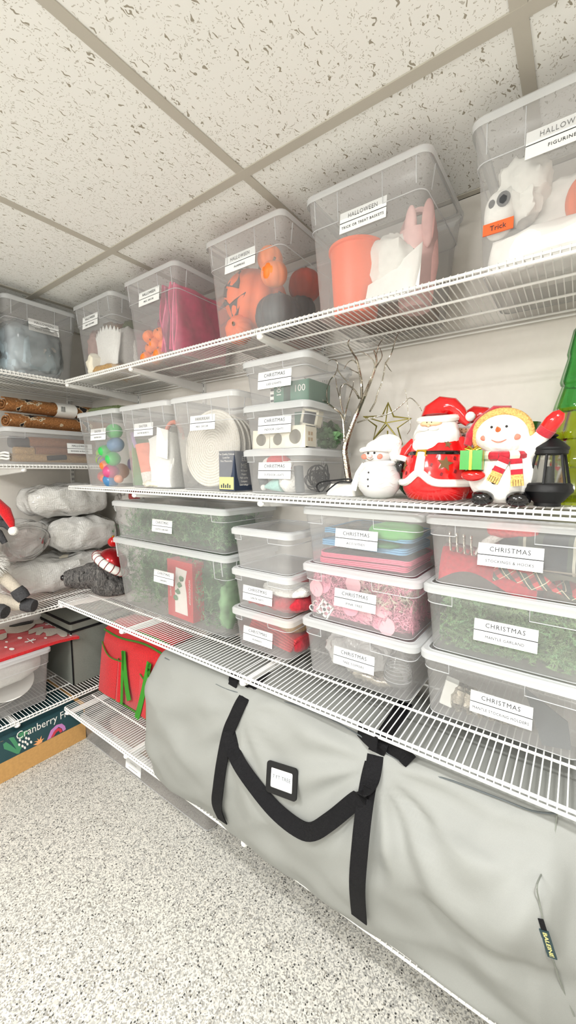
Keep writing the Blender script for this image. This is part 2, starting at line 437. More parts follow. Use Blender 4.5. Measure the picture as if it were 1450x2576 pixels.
def text_mesh(body, size, mat, spacing=1.0, width=None):
    key = (body, size, mat, spacing, width)
    if key in _TXT: return _TXT[key]
    cu = bpy.data.curves.new('lettering', 'FONT'); cu.body = body; cu.size = size; cu.align_x = 'CENTER'; cu.align_y = 'CENTER'
    cu.space_character = spacing; cu.resolution_u = 2; cu.extrude = .0002
    ob = bpy.data.objects.new('tmp', cu); C.objects.link(ob)
    bpy.context.view_layer.update()
    me = bpy.data.meshes.new_from_object(ob.evaluated_get(bpy.context.evaluated_depsgraph_get()))
    bpy.data.objects.remove(ob); bpy.data.curves.remove(cu)
    if width and len(me.vertices):
        xs = [v.co.x for v in me.vertices]; k = width / (max(xs) - min(xs)); mid = (max(xs) + min(xs)) / 2
        for v in me.vertices: v.co.x = (v.co.x - mid) * k
    me.materials.clear(); me.materials.append(MATS[mat]); me.name = 'lettering'
    _TXT[key] = me; return me
def lettering(parent, body, size, mat, loc, rot, spacing=1.0, width=None):
    o = link('lettering', text_mesh(body, size, mat, spacing, width), parent); o.location = loc; o.rotation_euler = rot; return o

# ================================================================== the room
XL, YR = -2.21, 1.19            # left wall plane, right wall plane
XN, YB = 1.634, -1.9            # near wall, wall behind the camera
def struct(name, mb, mat, parent=None, **kw):
    o = mb.build(name, mat, parent, **kw)
    if parent is None: o['kind'] = 'structure'
    return o
struct('floor', MB().box(XL - .1, XN + .1, YB - .1, YR + .1, -.05, 0), 'floor_flakes', smooth=False)
struct('wall_right', MB().box(XL - .1, XN + .1, YR, YR + .1, 0, CEIL + .1), 'wall_paint', smooth=False)
struct('wall_left', MB().box(XL - .1, XL, YB - .1, YR, 0, CEIL + .1), 'wall_paint', smooth=False)
struct('wall_near', MB().box(XN, XN + .1, YB - .1, YR, 0, CEIL + .1), 'wall_paint', smooth=False)
struct('wall_back', MB().box(XL, XN, YB - .1, YB, 0, CEIL + .1), 'wall_paint', smooth=False)
ceiling = struct('ceiling', MB().box(XL, XN, YB, YR, CEIL + .075, CEIL + .1), 'tbar', smooth=False)
GX = [-.124 + k * .586 for k in range(-3, 4)]; GY = [.785 - k * .586 for k in range(0, 5)]
xs = [XL] + [g for g in GX if XL < g < XN - .01] + [XN]; ys = sorted([YB] + [g for g in GY if g > YB] + [YR])
holes = {(round(x, 2), round(y, 2)) for x, y, e in CANS}; lens = {(round(x, 2), round(y, 2)) for x, y, s, e in FILL_PANELS}
tile_cache = {}
for i in range(len(xs) - 1):
    for j in range(len(ys) - 1):
        cx, cy = (xs[i] + xs[i + 1]) / 2, (ys[j] + ys[j + 1]) / 2; hx, hy = (xs[i + 1] - xs[i]) / 2 - .002, (ys[j + 1] - ys[j]) / 2 - .002
        key = (round(cx, 2), round(cy, 2))
        if key in lens:
            pass
        elif key in holes:
            mb = MB(); n = 32; sq = []
            for k in range(n):
                a = 2 * PI * k / n; q = 1 / max(abs(math.cos(a)), abs(math.sin(a))); sq.append((hx * q * math.cos(a), hy * q * math.sin(a)))
            rg = lambda z, c: [((.092 * math.cos(2 * PI * k / n), .092 * math.sin(2 * PI * k / n), z) if c else (*sq[k], z)) for k in range(n)]
            mb.rings([rg(.003, 0), rg(.003, 1), rg(.016, 1), rg(.016, 0)], closed=True)
            o = mb.build('ceiling_tile', 'ceiling_tile', ceiling, smooth=False); o.location = (cx, cy, CEIL)
        else:
            k2 = (round(hx, 3), round(hy, 3))
            if k2 not in tile_cache: tile_cache[k2] = MB().box(-hx, hx, -hy, hy, .003, .016).mesh('ceiling_tile', 'ceiling_tile', False)
            o = link('ceiling_tile', tile_cache[k2], ceiling); o.location = (cx, cy, CEIL)
for g in GY:
    if g > YB: MB().box(XL, XN, g - .012, g + .012, CEIL, CEIL + .0028).box(XL, XN, g - .003, g + .003, CEIL + .003, CEIL + .04).build('ceiling_bar', 'tbar', ceiling, False)
for g in GX:
    if XL < g < XN - .01:
        for a, b in zip(ys[:-1], ys[1:]):
            MB().box(g - .012, g + .012, a + .012 if a > YB else a, b - .012 if b < YR else b, CEIL + .0004, CEIL + .0028).build('ceiling_bar', 'tbar', ceiling, False)
MB().box(XL, XN, YR - .02, YR, CEIL, CEIL + .002).box(XL, XN, YR - .003, YR, CEIL - .0, CEIL + .02).build('wall_angle', 'tbar', ceiling, False)
MB().box(XL, XL + .02, YB, YR, CEIL, CEIL + .002).build('wall_angle', 'tbar', ceiling, False)
for k, (x, y, e) in enumerate(CANS):
    t = thing('recessed_light', ['round recessed ceiling light over the camera side of the aisle', 'round recessed ceiling light behind the camera near the left side', 'round recessed ceiling light behind the camera near the right side'][k], 'ceiling light', (x, y, CEIL), group='recessed ceiling lights')
    MB().rings([[(r_ * math.cos(2 * PI * i / 32), r_ * math.sin(2 * PI * i / 32), z_) for i in range(32)] for r_, z_ in ((.09, .002), (.105, .0), (.105, -.004), (.088, -.002))], closed=True).build('trim_ring', 'shelf_coat', t)
    MB().lathe([(.089, 0), (.089, .05)], 32, cap=False).build('housing', 'shelf_coat', t)
    MB().lathe([(.088, .046), (.088, .05)], 32).build('lens', 'lamp_lens', t)
for k, (x, y, s, e) in enumerate(FILL_PANELS):
    t = thing('fill_panel', ['added square fill light panel, unseen above the left aisle', 'added square fill light panel, unseen above the right aisle'][k], 'ceiling light', (x, y, CEIL), group='added fill light panels')
    MB().box(-s / 2, s / 2, -s / 2, s / 2, .004, .008).build('lens', 'lamp_lens', t, False)

t = thing('fill_globe', 'added white fill light globe hanging unseen behind the camera', 'ceiling light', (FILL_GLOBE[0], FILL_GLOBE[1], CEIL))
MB().lathe([(.05, 0), (.05, -.012), (.01, -.018)], 24).build('ceiling_rose', 'shelf_coat', t); MB().tube([(0, 0, -.015), (0, 0, FILL_GLOBE[2] - CEIL + .12)], .004, 8).build('stem', 'shelf_coat', t)
clear('fill_globe_glass', (250, 250, 250), .12)
MB().ball((0, 0, FILL_GLOBE[2] - CEIL), .125, 24, 16).build('globe', 'fill_globe_glass', t)
# ------------------------------------------------------------------ shelf standards (slotted tracks screwed to the walls)
STDX = [-1.762, -1.30, -.713, .145]
slot_mb = MB()
for k in range(60):
    for s in (-1, 1): slot_mb.box(s * .0035 - .0012, s * .0035 + .0012, -.0125, -.0119, .02 + k * .025, .033 + k * .025)
slot_me = slot_mb.mesh('slots', 'charcoal', False)
for k, x in enumerate(STDX):
    t = thing('shelf_standard', ['white slotted track on the right wall nearest the corner', 'white slotted track on the right wall behind the tall holiday bins', 'white slotted track on the right wall behind the shelf joints', 'white slotted track on the right wall near the right end'][k], 'shelf track', (x, YR, .13), group='right wall shelf tracks')
    MB().box(-.008, .008, -.012, 0, 0, 1.54).build('channel', 'shelf_coat', t, False)
    o = link('slots', slot_me, t); o['kind'] = 'stuff'
for k, y in enumerate((.47, 1.06)):
    t = thing('shelf_standard', ['white slotted track on the left wall at the frame edge', 'white slotted track on the left wall in the corner'][k], 'shelf track', (XL, y, .13), R(90), group='left wall shelf tracks')
    MB().box(-.008, .008, -.012, 0, 0, 1.54).build('channel', 'shelf_coat', t, False)
    o = link('slots', slot_me, t); o['kind'] = 'stuff'

# ------------------------------------------------------------------ wire shelves
ZT, ZM, ZL, ZB = 1.6095, 1.1637, .6763, .1929          # right wall shelf heights
def wire_shelf(label, loc, L, D, rotz=0, brackets=(), group='white wire shelves'):
    """local: front edge at y=0, x along the front, wires' top at z=0"""
    t = thing('wire_shelf', label, 'shelf', loc, rotz, group)
    mb = MB(); n = int(L / .0137)
    for i in range(n + 1):
        x = .003 + i * (L - .006) / n
        mb.tube([(x, D, -.0014), (x, .0004, -.0014), (x, -.0034, -.004), (x, -.0045, -.0165)], .0013, 5)
    tag(mb.build('wire_deck', 'shelf_coat', t, recalc=False), kind='stuff')
    def rod(name, y, z, r): MB().tube([(0, y, z), (L, y, z)], r, 8).build(name, 'shelf_coat', t)
    rod('front_rod', .0, -.0058, .0033); rod('lip_rod', -.0015, -.0165, .0033)
    for f in ((.36, .68) if D < .36 else (.3, .62)): rod('support_rod', D * f, -.0056, .003)
    rod('back_rod', D - .003, -.0056, .003); rod('back_rod', D - .003, -.016, .0025)
    for x in brackets:
        m2 = MB(); prof = [(-.004, -.0205), (D + .006, -.0205), (D + .006, -.054), (D - .02, -.053), (D * .45, -.042), (.012, -.033), (-.003, -.03)]
        m2.add([(x - .0085, y, z) for y, z in prof] + [(x + .0085, y, z) for y, z in prof], [tuple(range(6, -1, -1)), tuple(range(7, 14))] + [(i, (i + 1) % 7, 7 + (i + 1) % 7, 7 + i) for i in range(7)])
        m2.ball((x, .001, -.026), (.011, .009, .0075), 10, 6)
        m2.build('bracket', 'shelf_coat', t)
    return t
XE = .80
S2 = -.725                                             # joint between shelf sections
yt, yl = .85, .771
wire_shelf('long white wire shelf at the top holding the Halloween bins left of the joint', (-1.780, yt, ZT), S2 + 1.780 - .001, YR - .012 - yt, 0, (.01, .472))
wire_shelf('white wire shelf at the top under the figurine and basket Halloween bins', (S2, yt, ZT), XE - S2, YR - .012 - yt, 0, (.012, .87, 1.4))
wire_shelf('white wire shelf under the Easter and Hanukkah bins', (-1.80, yt, ZM), S2 + 1.80 - .001, YR - .012 - yt, 0, (.485,))
wire_shelf('white wire shelf under the Santa and snowman figurines', (S2, yt, ZM), XE - S2, YR - .012 - yt, 0, (.012, .87, 1.4))
wire_shelf('white wire shelf under the two long garland bins', (-1.776, yl, ZL), S2 + 1.776 - .001, YR - .012 - yl, 0, (.018, .475))
wire_shelf('white wire shelf under the stocking, pink tree and runner bins', (S2, yl, ZL), XE - S2, YR - .012 - yl, 0, (.012, .87, 1.4))
wire_shelf('lowest white wire shelf under the red gift wrap bag', (-1.776, yl, ZB), S2 + 1.776 - .001, YR - .012 - yl, 0, (.018, .47))
wire_shelf('lowest white wire shelf under the near half of the grey tree bag', (S2, yl, ZB), XE - S2, YR - .012 - yl, 0, (.012, .87, 1.4))
ZLT, ZLM, ZLL, ZLB = 1.6095, 1.2535, .655, .2215       # left wall shelf heights
def left_shelf(label, z, xf, y1, br): wire_shelf(label, (xf, -.6, z), y1 + .6, xf - XL - .012, R(90), br)
left_shelf('top left white wire shelf under the blue costume bin', ZLT, -1.790, YR - .006, (.45, 1.07))
left_shelf('left white wire shelf under the coir mats bin', ZLM, -1.885, YR - .006, (.45, 1.31))
left_shelf('left white wire shelf under the bubble wrapped bundles', ZLL, -1.785, YR - .006, (.45, 1.07))
left_shelf('low left white wire shelf under the grey fabric box', ZLB, -1.785, YR - .006, (.45, 1.19))

# ================================================================== clear bins
BIN = {}
LW, LH = .115, .0465
def make_bin(key, label, cx, y0, z0, w, dp, h, text=None, lab=(0, .55), rotz=0, tp=.016, ticks=False, split=(.2, .36), group='clear lidded storage bins', bow=0, lid=True):
    """local: lid front edge at y=0, centred in x, base at z=0; lab = label centre (x, z)"""
    t = thing('storage_bin', label, 'bin', (cx, y0, z0), rotz, group)
    BIN[key] = (cx, y0, z0, w, dp, h)
    o = .008; X = w / 2
    ins = lambda z: o + tp * (1 - z / h)
    r = .022; rg = lambda z, i, rad=r: rr(-X + i, X - i, i, dp - i, rad, z)
    zs = h * .72
    MB().rings([rg(0, ins(0) + .007, .016), rg(.003, ins(0) + .002), rg(.009, ins(0)), rg(zs, ins(zs)), rg(zs + .002, ins(zs) - .003), rg(h - .012, ins(h) - .003)], True, False).build('body', 'bin_plastic', t, angle=60)
    if lid:
        L = MB().rings([rg(h, .0129, .018), rg(h - .005, .016, .016)], False, True).build('lid', 'bin_lid', t, angle=35)
        MB().rings([rg(h - .019, 0, .024), rg(h - .005, -.0005, .024), rg(h, .004, .022), rg(h, .013, .018)], False, False).build('lid_rim', 'bin_rim', L, angle=35)
        M_ = MB().rings([rg(h - .0005, .0125, .018), rg(h + .0012, .0125, .018), rg(h + .0012, .015, .017), rg(h - .0005, .015, .017)], closed=True); M_.build('lid_ridge', 'bin_edge', t)
    # raised step line: corner bands with an open middle for the label
    e = MB(); q = ins(zs) - .0026; up = h - .018; qi = ins(h) - .0034
    yb = dp - q
    def loop_pts(z, i, rad):   # from left split round the left corner to the back, and mirrored on the right
        return rg(z, i, rad)
    ring = rg(zs, q, r)
    k5 = 5
    # ring order: right-front corner (0..4), right-back (5..9), left-back (10..14), left-front (15..19)
    xl, xr = -X + w * split[0], X - w * split[1]
    path = [(xr, qi, up), (xr, q, zs)] + ring[0:20] + [(xl, q, zs), (xl, qi, up)]
    e.tube(path, .00115, 4)
    e.build('step_rib', 'bin_edge', t)
    if ticks:
        for x in (X - .03, -X + .03): MB().tube([(x, qi - .0004, up), (x, q - .0004, zs + .012)], .0014, 4).build('corner_rib', 'bin_edge', t)
        MB().tube([(X - qi + .0004, .05, up), (X - q + .0004, .05, zs + .012)], .0014, 4).build('corner_rib', 'bin_edge', t)
    MB().tube(rg(.004, ins(0) + .0012, .02), .001, 4, closed=True).build('base_rib', 'bin_edge', t)
    if text:
        lx, lz = lab; tilt = -math.atan(tp / h); fy = ins(lz) - (.004 if lz > zs else .001)
        c = MB().box(-LW / 2, LW / 2, -.0008, 0, .0005, LH / 2).box(-LW / 2, LW / 2, -.0008, 0, -LH / 2, -.0015).build('label_card', 'label_card', t, False)
        c.location = (lx, fy - .0008, lz); c.rotation_euler = (tilt, 0, 0)
        MB().box(-LW / 2, LW / 2, -.0004, 0, -.0017, .0007).build('divider_line', 'label_ink', c, False)
        lettering(c, text[0], .0135, 'label_ink', (0, -.0012, LH * .25), (R(90), 0, 0), 1.15, len(text[0]) * .0080)
        if len(text) > 1: lettering(c, text[1], .0082, 'label_ink' if len(text[1]) else 'pale_ink', (0, -.0012, -LH * .27), (R(90), 0, 0), 1.12, min(len(text[1]) * .0050, .104))
    return t
def P(key, fx, fy, fz):
    cx, y0, z0, w, dp, h = BIN[key]; return Vector((cx + (fx - .5) * w, y0 + fy * dp, z0 + fz * h))
def P_left(key, fx, fy, fz):      # for bins turned to face +x
    cx, y0, z0, w, dp, h = BIN[key]; return Vector((cx - fy * dp, y0 + (fx - .5) * w, z0 + fz * h))
TH = .292
def span(key, label, x0, x1, y0, z0, dp, h, text, labx, labz, **kw):
    cx = (x0 + x1) / 2; return make_bin(key, label, cx, y0, z0 + .0004, x1 - x0, dp, h, text, (labx - cx, labz - z0), **kw)
# top shelf, right wall
tk = dict(ticks=True, tp=.02, split=(.3, .34))
span('T1', 'clear bin of costumes on the right top shelf nearest the corner', -1.757, -1.46, .875, ZT, .30, TH, ('HALLOWEEN', 'BABY COSTUMES'), -1.628, 1.823, **tk)
span('T2', 'clear bin of pink packets and little orange pumpkins on the top shelf', -1.385, -1.085, .875, ZT, .30, TH, ('HALLOWEEN', 'MISC. DECOR'), -1.238, 1.823, **tk)
span('T3', 'clear bin labelled pumpkins on the top shelf', -.952, -.655, .872, ZT, .30, TH, ('HALLOWEEN', 'PUMPKINS'), -.815, 1.818, **tk)
span('T4', 'clear bin labelled trick or treat baskets on the top shelf', -.592, -.285, .872, ZT, .30, TH - .008, ('HALLOWEEN', 'TRICK OR TREAT BASKETS'), -.438, 1.806, **tk)
span('T5', 'clear bin of Halloween figurines at the right end of the top shelf', -.212, .098, .872, ZT, .30, TH - .01, ('HALLOWEEN', 'FIGURINES'), -.06, 1.810, **tk)
# top shelf, left wall (facing the aisle)
make_bin('T0', 'clear bin of blue grey adult costumes on the left top shelf', -1.803, .785, ZLT + .0004, .285, .30, TH - .004, ('HALLOWEEN', 'ADULT COSTUMES'), (.005, .198), R(90), **tk)
make_bin('T00', 'clear bin cut off by the left edge on the top shelf', -1.803, .492, ZLT + .0004, .285, .30, TH - .004, None, (0, 0), R(90), **tk)
# middle shelf, left wall
make_bin('LM', 'shallow clear bin of banners and pillows under two coir mats', -1.895, .885, ZLM + .0004, .46, .29, .152, ('HALLOWEEN', 'BANNERS & PILLOWS'), (.073, .075), R(90), tp=.01, split=(.16, .16))
# middle shelf, right wall
span('M1', 'clear bin of coloured Easter eggs on the middle shelf', -1.755, -1.452, .868, ZM, .29, .303, ('EASTER', 'EASTER EGGS'), -1.60, 1.374, **tk)
span('M2', 'clear bin of Easter baskets on the middle shelf', -1.436, -1.137, .868, ZM, .29, .303, ('EASTER', 'EASTER BASKETS'), -1.29, 1.376, **tk)
span('M3', 'clear bin of Hanukkah placemats on the middle shelf', -1.132, -.826, .868, ZM, .29, .303, ('HANUKKAH', 'MISC. DECOR'), -.977, 1.380, **tk)
M4H = .1245
for k, (ky, lb, tx, lz) in enumerate((('M4c', 'clear bin of outdoor lights, lowest of the stack beside the twig tree', 'OUTDOOR LIGHTS', 1.230), ('M4b', 'clear bin of indoor lights, middle of the stack beside the twig tree', 'INDOOR LIGHTS', 1.356), ('M4a', 'clear bin of LED lights, top of the stack beside the twig tree', 'LED LIGHTS', 1.479))):
    span(ky, lb, -.812, -.577, .876, ZM + k * M4H, .262, M4H + .001, ('CHRISTMAS', tx), -.694, lz, tp=.010)
# low shelf
span('L2', 'tall long clear bin of garland with a red carton, under the lighted garland bin', -1.535, -.875, .878, ZL, .28, .282, ('CHRISTMAS', 'GARLANDS'), -1.215, .838, tp=.022, split=(.04, .1), ticks=True)
span('L1', 'shallow long clear bin of lighted garland on top of the taller garland bin', -1.535, -.885, .880, ZL + .2825, .28, .148, ('CHRISTMAS', 'LIGHTED GARLAND'), -1.215, 1.028, tp=.012, split=(.04, .1))
for k, (ky, lb, tx, lz) in enumerate((('L3c', 'small clear bin of red runners, lowest of its stack', 'RUNNERS', .727), ('L3b', 'small clear bin of Santa hats, middle of its stack', 'SANTA HATS', .857), ('L3a', 'empty unlabelled clear bin on top of the Santa hats bin', None, 0))):
    span(ky, lb, -.871, -.634, .882, ZL + k * .1262, .27, .1268, ('CHRISTMAS', tx) if tx else None, -.764, lz, tp=.010)
L4H = .1525
for k, (ky, lb, tx, lz) in enumerate((('L4c', 'clear bin of wrapped tree toppers, lowest of its stack', 'TREE TOPPERS', .748), ('L4b', 'clear bin of pink tree pieces, middle of its stack', 'PINK TREE', .905), ('L4a', 'clear bin of activities in zip bags, top of its stack', 'ACTIVITIES', 1.061))):
    span(ky, lb, -.601, -.276, .880, ZL + k * L4H, .28, L4H + .001, ('CHRISTMAS', tx), -.441, lz, tp=.012)
for k, (ky, lb, tx, lz) in enumerate((('L5c', 'clear bin of mantle stocking holders, lowest of its stack at the right', 'MANTLE STOCKING HOLDERS', .741), ('L5b', 'clear bin of mantle garland, middle of its stack at the right', 'MANTLE GARLAND', .900), ('L5a', 'clear bin of stockings and hooks, top of its stack at the right', 'STOCKINGS & HOOKS', 1.061))):
    span(ky, lb, -.272, .055, .878, ZL + k * L4H, .29, L4H + .001, ('CHRISTMAS', tx), -.104, lz, tp=.012)
# low left shelf and floor
make_bin('LB', 'clear bin of white plates under the red reindeer mat', -1.815, .47, ZLB + .0004, .56, .33, .240, None, (0, 0), R(90), tp=.014)
ub = make_bin('UB', 'long flat clear underbed bin on the floor below the shelf', -1.352, .826, .0004, .85, .33, .128, None, (0, 0), 0, tp=.012, split=(.1, .1), group='clear lidded storage bins')
c = MB().box(-.052, .052, -.0008, 0, .0005, .0225).box(-.052, .052, -.0008, 0, -.0225, -.001).build('label_card', 'label_card', ub, False); c.location = (-.025, .0165, .045); c.rotation_euler = (-math.atan(.012 / .128), 0, 0)
lettering(c, 'CHRISTMAS', .008, 'pale_ink', (0, -.0012, .011), (R(90), 0, 0), 1.1)
MB().box(-.03, .03, -.0012, -.0008, -.0115, -.0095).build('print_line', 'pale_ink', c, False)

# ================================================================== what the bins hold
RND = random.Random(4)
def crumple(name, label, cat, c, rad, mat, seed=1, amp=.02, freq=18, e=.7, group=None, nu=40, nv=24, ridge=True, rot=None):
    c = Vector(c); mb = MB().ball((0, 0, 0), rad, nu, nv, rot.to_matrix().to_4x4() if rot else None, e, amp, freq, seed, ridge)
    o = mb.build(name, mat); o.location = c; return tag(o, label, cat, group)
def pumpkin(label, c, r, squash, mat, ribs=9, seed=0, group=None, tilt=(0, 0, 0), stem=True, name='pumpkin', stem_mat='stem_brown'):
    t = thing(name, label, 'pumpkin', c, group=group, rot=tilt)
    prof = [(r * math.cos(a) ** .8 if a < PI / 2 - .01 else .001, r * squash * math.sin(a)) for a in [(-PI / 2 + PI * i / 14) * .985 for i in range(15)]]
    fn = lambda a, z: .90 + .10 * abs(math.cos(a * ribs / 2)) ** .6
    MB().lathe([(max(q, .002) * 1.0, z - (.10 * r if abs(z) > .9 * r * squash and q < r * .25 else 0) * (1 if z > 0 else -1)) for q, z in prof], ribs * 6, fn=fn).build('shell', mat, t, angle=80)
    if stem: MB().tube([(0, 0, r * squash * .82), (r * .03, 0, r * squash * 1.02), (r * .12, 0, r * squash * 1.16)], [r * .13, r * .09, r * .10], 7).build('stem', stem_mat, t)
    return t
# --- pumpkins bin
big = pumpkin('large orange jack-o-lantern with black cut-out face in the pumpkins bin', P('T3', .33, .42, .50), .098, .86, 'pumpkin', 10, tilt=(R(-6), R(16), R(-34)))
def face_piece(pts, r, sq, th=.006):
    """outline on the pumpkin front: (angle, height) pairs pushed just proud of the skin"""
    mb = MB(); out = []; inn = []
    for a, z in pts:
        q = r * math.cos(math.asin(max(-.98, min(.98, z / (r * sq))))) ** .8; out.append(((q + .004) * math.sin(a), -(q + .004) * math.cos(a), z)); inn.append(((q - th) * math.sin(a), -(q - th) * math.cos(a), z))
    n = len(pts); return mb.add(out + inn, [tuple(range(n)), tuple(range(2 * n - 1, n - 1, -1))] + [(i, n + i, n + (i + 1) % n, (i + 1) % n) for i in range(n)])
face_piece([(-.72, .012), (-.16, .016), (-.40, .064)], .098, .86).build('eye', 'pumpkin_black', big, False)
face_piece([(.16, .016), (.72, .012), (.40, .064)], .098, .86).build('eye', 'pumpkin_black', big, False)
face_piece([(-.10, -.012), (.10, -.012), (0, .012)], .098, .86).build('nose', 'pumpkin_black', big, False)
face_piece([(-1.0, .004), (-.66, -.028), (-.4, -.016), (-.14, -.036), (.14, -.02), (.4, -.034), (.66, -.02), (1.0, .004), (.72, -.05), (.3, -.066), (-.2, -.068), (-.7, -.052)], .098, .86).build('mouth', 'pumpkin_black', big, False)
pumpkin('black ribbed pumpkin at the bottom of the pumpkins bin', P('T3', .66, .38, .26), .070, .82, 'pumpkin_black', 12, stem_mat='pumpkin_black')
pumpkin('small bright pumpkin at the upper right of the pumpkins bin', P('T3', .70, .20, .72), .036, .9, 'pumpkin_bright', 8, group='small pumpkins')
pumpkin('small bright pumpkin just above the black pumpkin', P('T3', .78, .16, .55), .037, .9, 'pumpkin_bright', 8, group='small pumpkins', tilt=(.4, .3, 0))
pumpkin('small pale ribbed pumpkin in the lower left corner of the pumpkins bin', P('T3', .28, .22, .155), .044, .84, 'pumpkin', 10, group='small pumpkins', tilt=(R(80), 0, .2))
pumpkin('dark red pumpkin at the back right of the pumpkins bin', P('T3', .74, .73, .66), .052, .9, 'pumpkin_red', 9, group='small pumpkins')
pumpkin('dark grey pumpkin at the back of the pumpkins bin', P('T3', .70, .72, .42), .046, .9, 'pumpkin_black', 9, group='small pumpkins', stem=False)
# --- pink decor bin
for k in range(9):
    fx, fz = [(.24, .10), (.37, .09), (.50, .10), (.27, .22), (.41, .235), (.53, .22), (.30, .345), (.44, .36), (.53, .33)][k]
    pumpkin('mini orange pumpkin, %s of the %s row heaped in the pink decor bin' % (['left one', 'middle one', 'right one'][k % 3], ['bottom', 'middle', 'top'][k // 3]), P('T2', fx, .15 + .05 * (k % 2), fz), .0235, .88, 'pumpkin_bright', 8, group='mini pumpkins', tilt=(R(RND.uniform(20, 70)), R(RND.uniform(-30, 30)), 0), name='mini_pumpkin')
for k in range(6):
    x0, wd = .64 + k * .052, .80
    def sheet(u, v, k=k): 
        p = P('T2', .60 + k * .052 + .03 * (v - .5) + .012 * math.sin(9 * v + k), .10 + .78 * u, .105 + .74 * v - .025 * (k % 3)); p.x += .006 * math.sin(12 * u + 7 * v + k * 2); return p
    solo('party_packet', MB().grid(sheet, 10, 12, thick=(.006, 0, 0)), ['magenta', 'pink_sheet', 'plum', 'magenta', 'pink_sheet', 'magenta'][k], ['deep pink packet standing nearest the mini pumpkins', 'bright pink packet, second from the mini pumpkins', 'plum packet in the middle of the pink row', 'deep pink packet just right of the plum packet', 'bright pink packet, second from the right side of its bin', 'deep pink packet at the right side of its bin'][k], 'packet', P('T2', .60 + k * .052, .5, .04), 'pink party packets')
crumple('tulle_bundle', 'pink tulle bundle crumpled at the left of the decor bin', 'fabric', P('T2', .36, .62, .46), (.088, .075, .12), 'pink_film', 3, .02, 22, .7)
# --- costumes
crumple('costume_bag', 'blue grey costume crumpled in film filling the left bin', 'costume', P_left('T0', .44, .45, .37), (.11, .102, .098), 'grey_blue_cloth', 5, .028, 13, .5, nu=60, nv=36)
crumple('costume_film', 'clear film bag around the blue grey costume', 'bag', P_left('T0', .45, .42, .40), (.122, .105, .108), 'bag_film', 7, .02, 20, .5, nu=60, nv=36)
crumple('paper_scrap', 'small white paper scrap inside the blue costume bin', 'paper', P_left('T0', .60, .085, .38), (.004, .026, .02), 'white_paper', 2, .008, 40, .9)
crumple('folded_costume', 'grey cloth bundle in the bin cut off at the left', 'costume', P_left('T00', .5, .5, .4), (.11, .11, .1), 'grey_blue_cloth', 9, .02, 14, .5)
crumple('fur_costume', 'brown furry costume at the top left of the corner costume bin', 'costume', P('T1', .40, .45, .56), (.082, .08, .07), 'brown_fur', 11, .02, 22, .8)
crumple('moss_costume', 'mossy green costume piece at the back of the corner costume bin', 'costume', P('T1', .62, .60, .62), (.065, .07, .06), 'moss', 12, .02, 22, .8)
crumple('mauve_costume', 'mauve cloth at the left wall of the corner costume bin', 'costume', P('T1', .22, .25, .46), (.032, .04, .07), 'mauve_cloth', 13, .012, 30, .8)
def jag(u, v):
    top = .50 + .10 * math.sin(u * 3) + .07 * (abs(((u * 9) % 1) - .5) * 2); p = P('T1', .32 + .58 * u, .15 + .03 * math.sin(5 * u + 3 * v), .12 + (top - .12) * v); return p
solo('felt_sheet', MB().grid(jag, 54, 8, thick=(0, .003, 0)), 'white_cloth', 'white felt with a jagged toothed edge in the corner costume bin', 'felt', P('T1', .6, .15, .12))
crumple('white_costume', 'pale folded costume at the right of the corner costume bin', 'costume', P('T1', .76, .5, .38), (.05, .09, .085), 'white_cloth', 14, .014, 18, .6)
crumple('tan_costume', 'tan sequined cloth along the bottom of the corner costume bin', 'costume', P('T1', .58, .4, .085), (.10, .1, .022), 'tan_cloth', 15, .012, 30, .6)
crumple('cream_costume', 'cream cloth wedge at the bottom left of the corner costume bin', 'costume', P('T1', .27, .22, .18), (.035, .05, .05), 'cream', 16, .012, 24, .7)
# --- trick or treat baskets
bk = P('T4', .335, .30, .0)
t = thing('treat_bucket', 'bright orange treat bucket in the trick or treat bin', 'bucket', (bk.x, bk.y, bk.z + .006))
MB().lathe([(.052, 0), (.054, .004), (.066, .155), (.071, .157), (.071, .163), (.064, .163), (.052, .01)], 40).build('pail', 'orange_plastic', t)
MB().tube([(.064 * math.cos(a), .064 * math.sin(a), .160) for a in [2 * PI * i / 32 for i in range(32)]], .0035, 6, closed=True).build('rim', 'orange_plastic', t)
bk = P('T4', .79, .42, .02)
t = thing('bunny_basket', 'pale pink upright basket with handle in the trick or treat bin', 'basket', bk)
MB().lathe([(.036, .0), (.05, .1), (.046, .17), (.042, .172), (.04, .02)], 24).build('basket_body', 'pale_pink', t)
MB().tube([(.038 * math.cos(a), 0, .165 + .06 * math.sin(a)) for a in [PI * i / 16 for i in range(17)]], .008, 8).build('handle', 'pale_pink', t)
for sx in (-1, 1): MB().ball((sx * .02 + .016, -.036, .17), (.015, .010, .052), 14, 10).build('ear', 'pale_pink', t)
crumple('gauze_bundle', 'white gauze bundle in the middle of the trick or treat bin', 'fabric', P('T4', .64, .32, .40), (.055, .05, .055), 'tissue', 21, .018, 24, .8)
def pap(u, v): p = P('T4', .50 + .42 * u, .12 + .02 * math.sin(4 * u) + .05 * v, .05 + (.16 + .20 * u) * v); return p
solo('paper_sheet', MB().grid(pap, 10, 8, thick=(0, .002, 0)), 'white_paper', 'white paper sheet low at the right of the trick or treat bin', 'paper', P('T4', .7, .12, .05))
crumple('dark_tray', 'dark folded cloth at the back of the trick or treat bin floor', 'fabric', P('T4', .55, .66, .09), (.10, .07, .02), 'brown_fur', 22, .006, 20, .4)
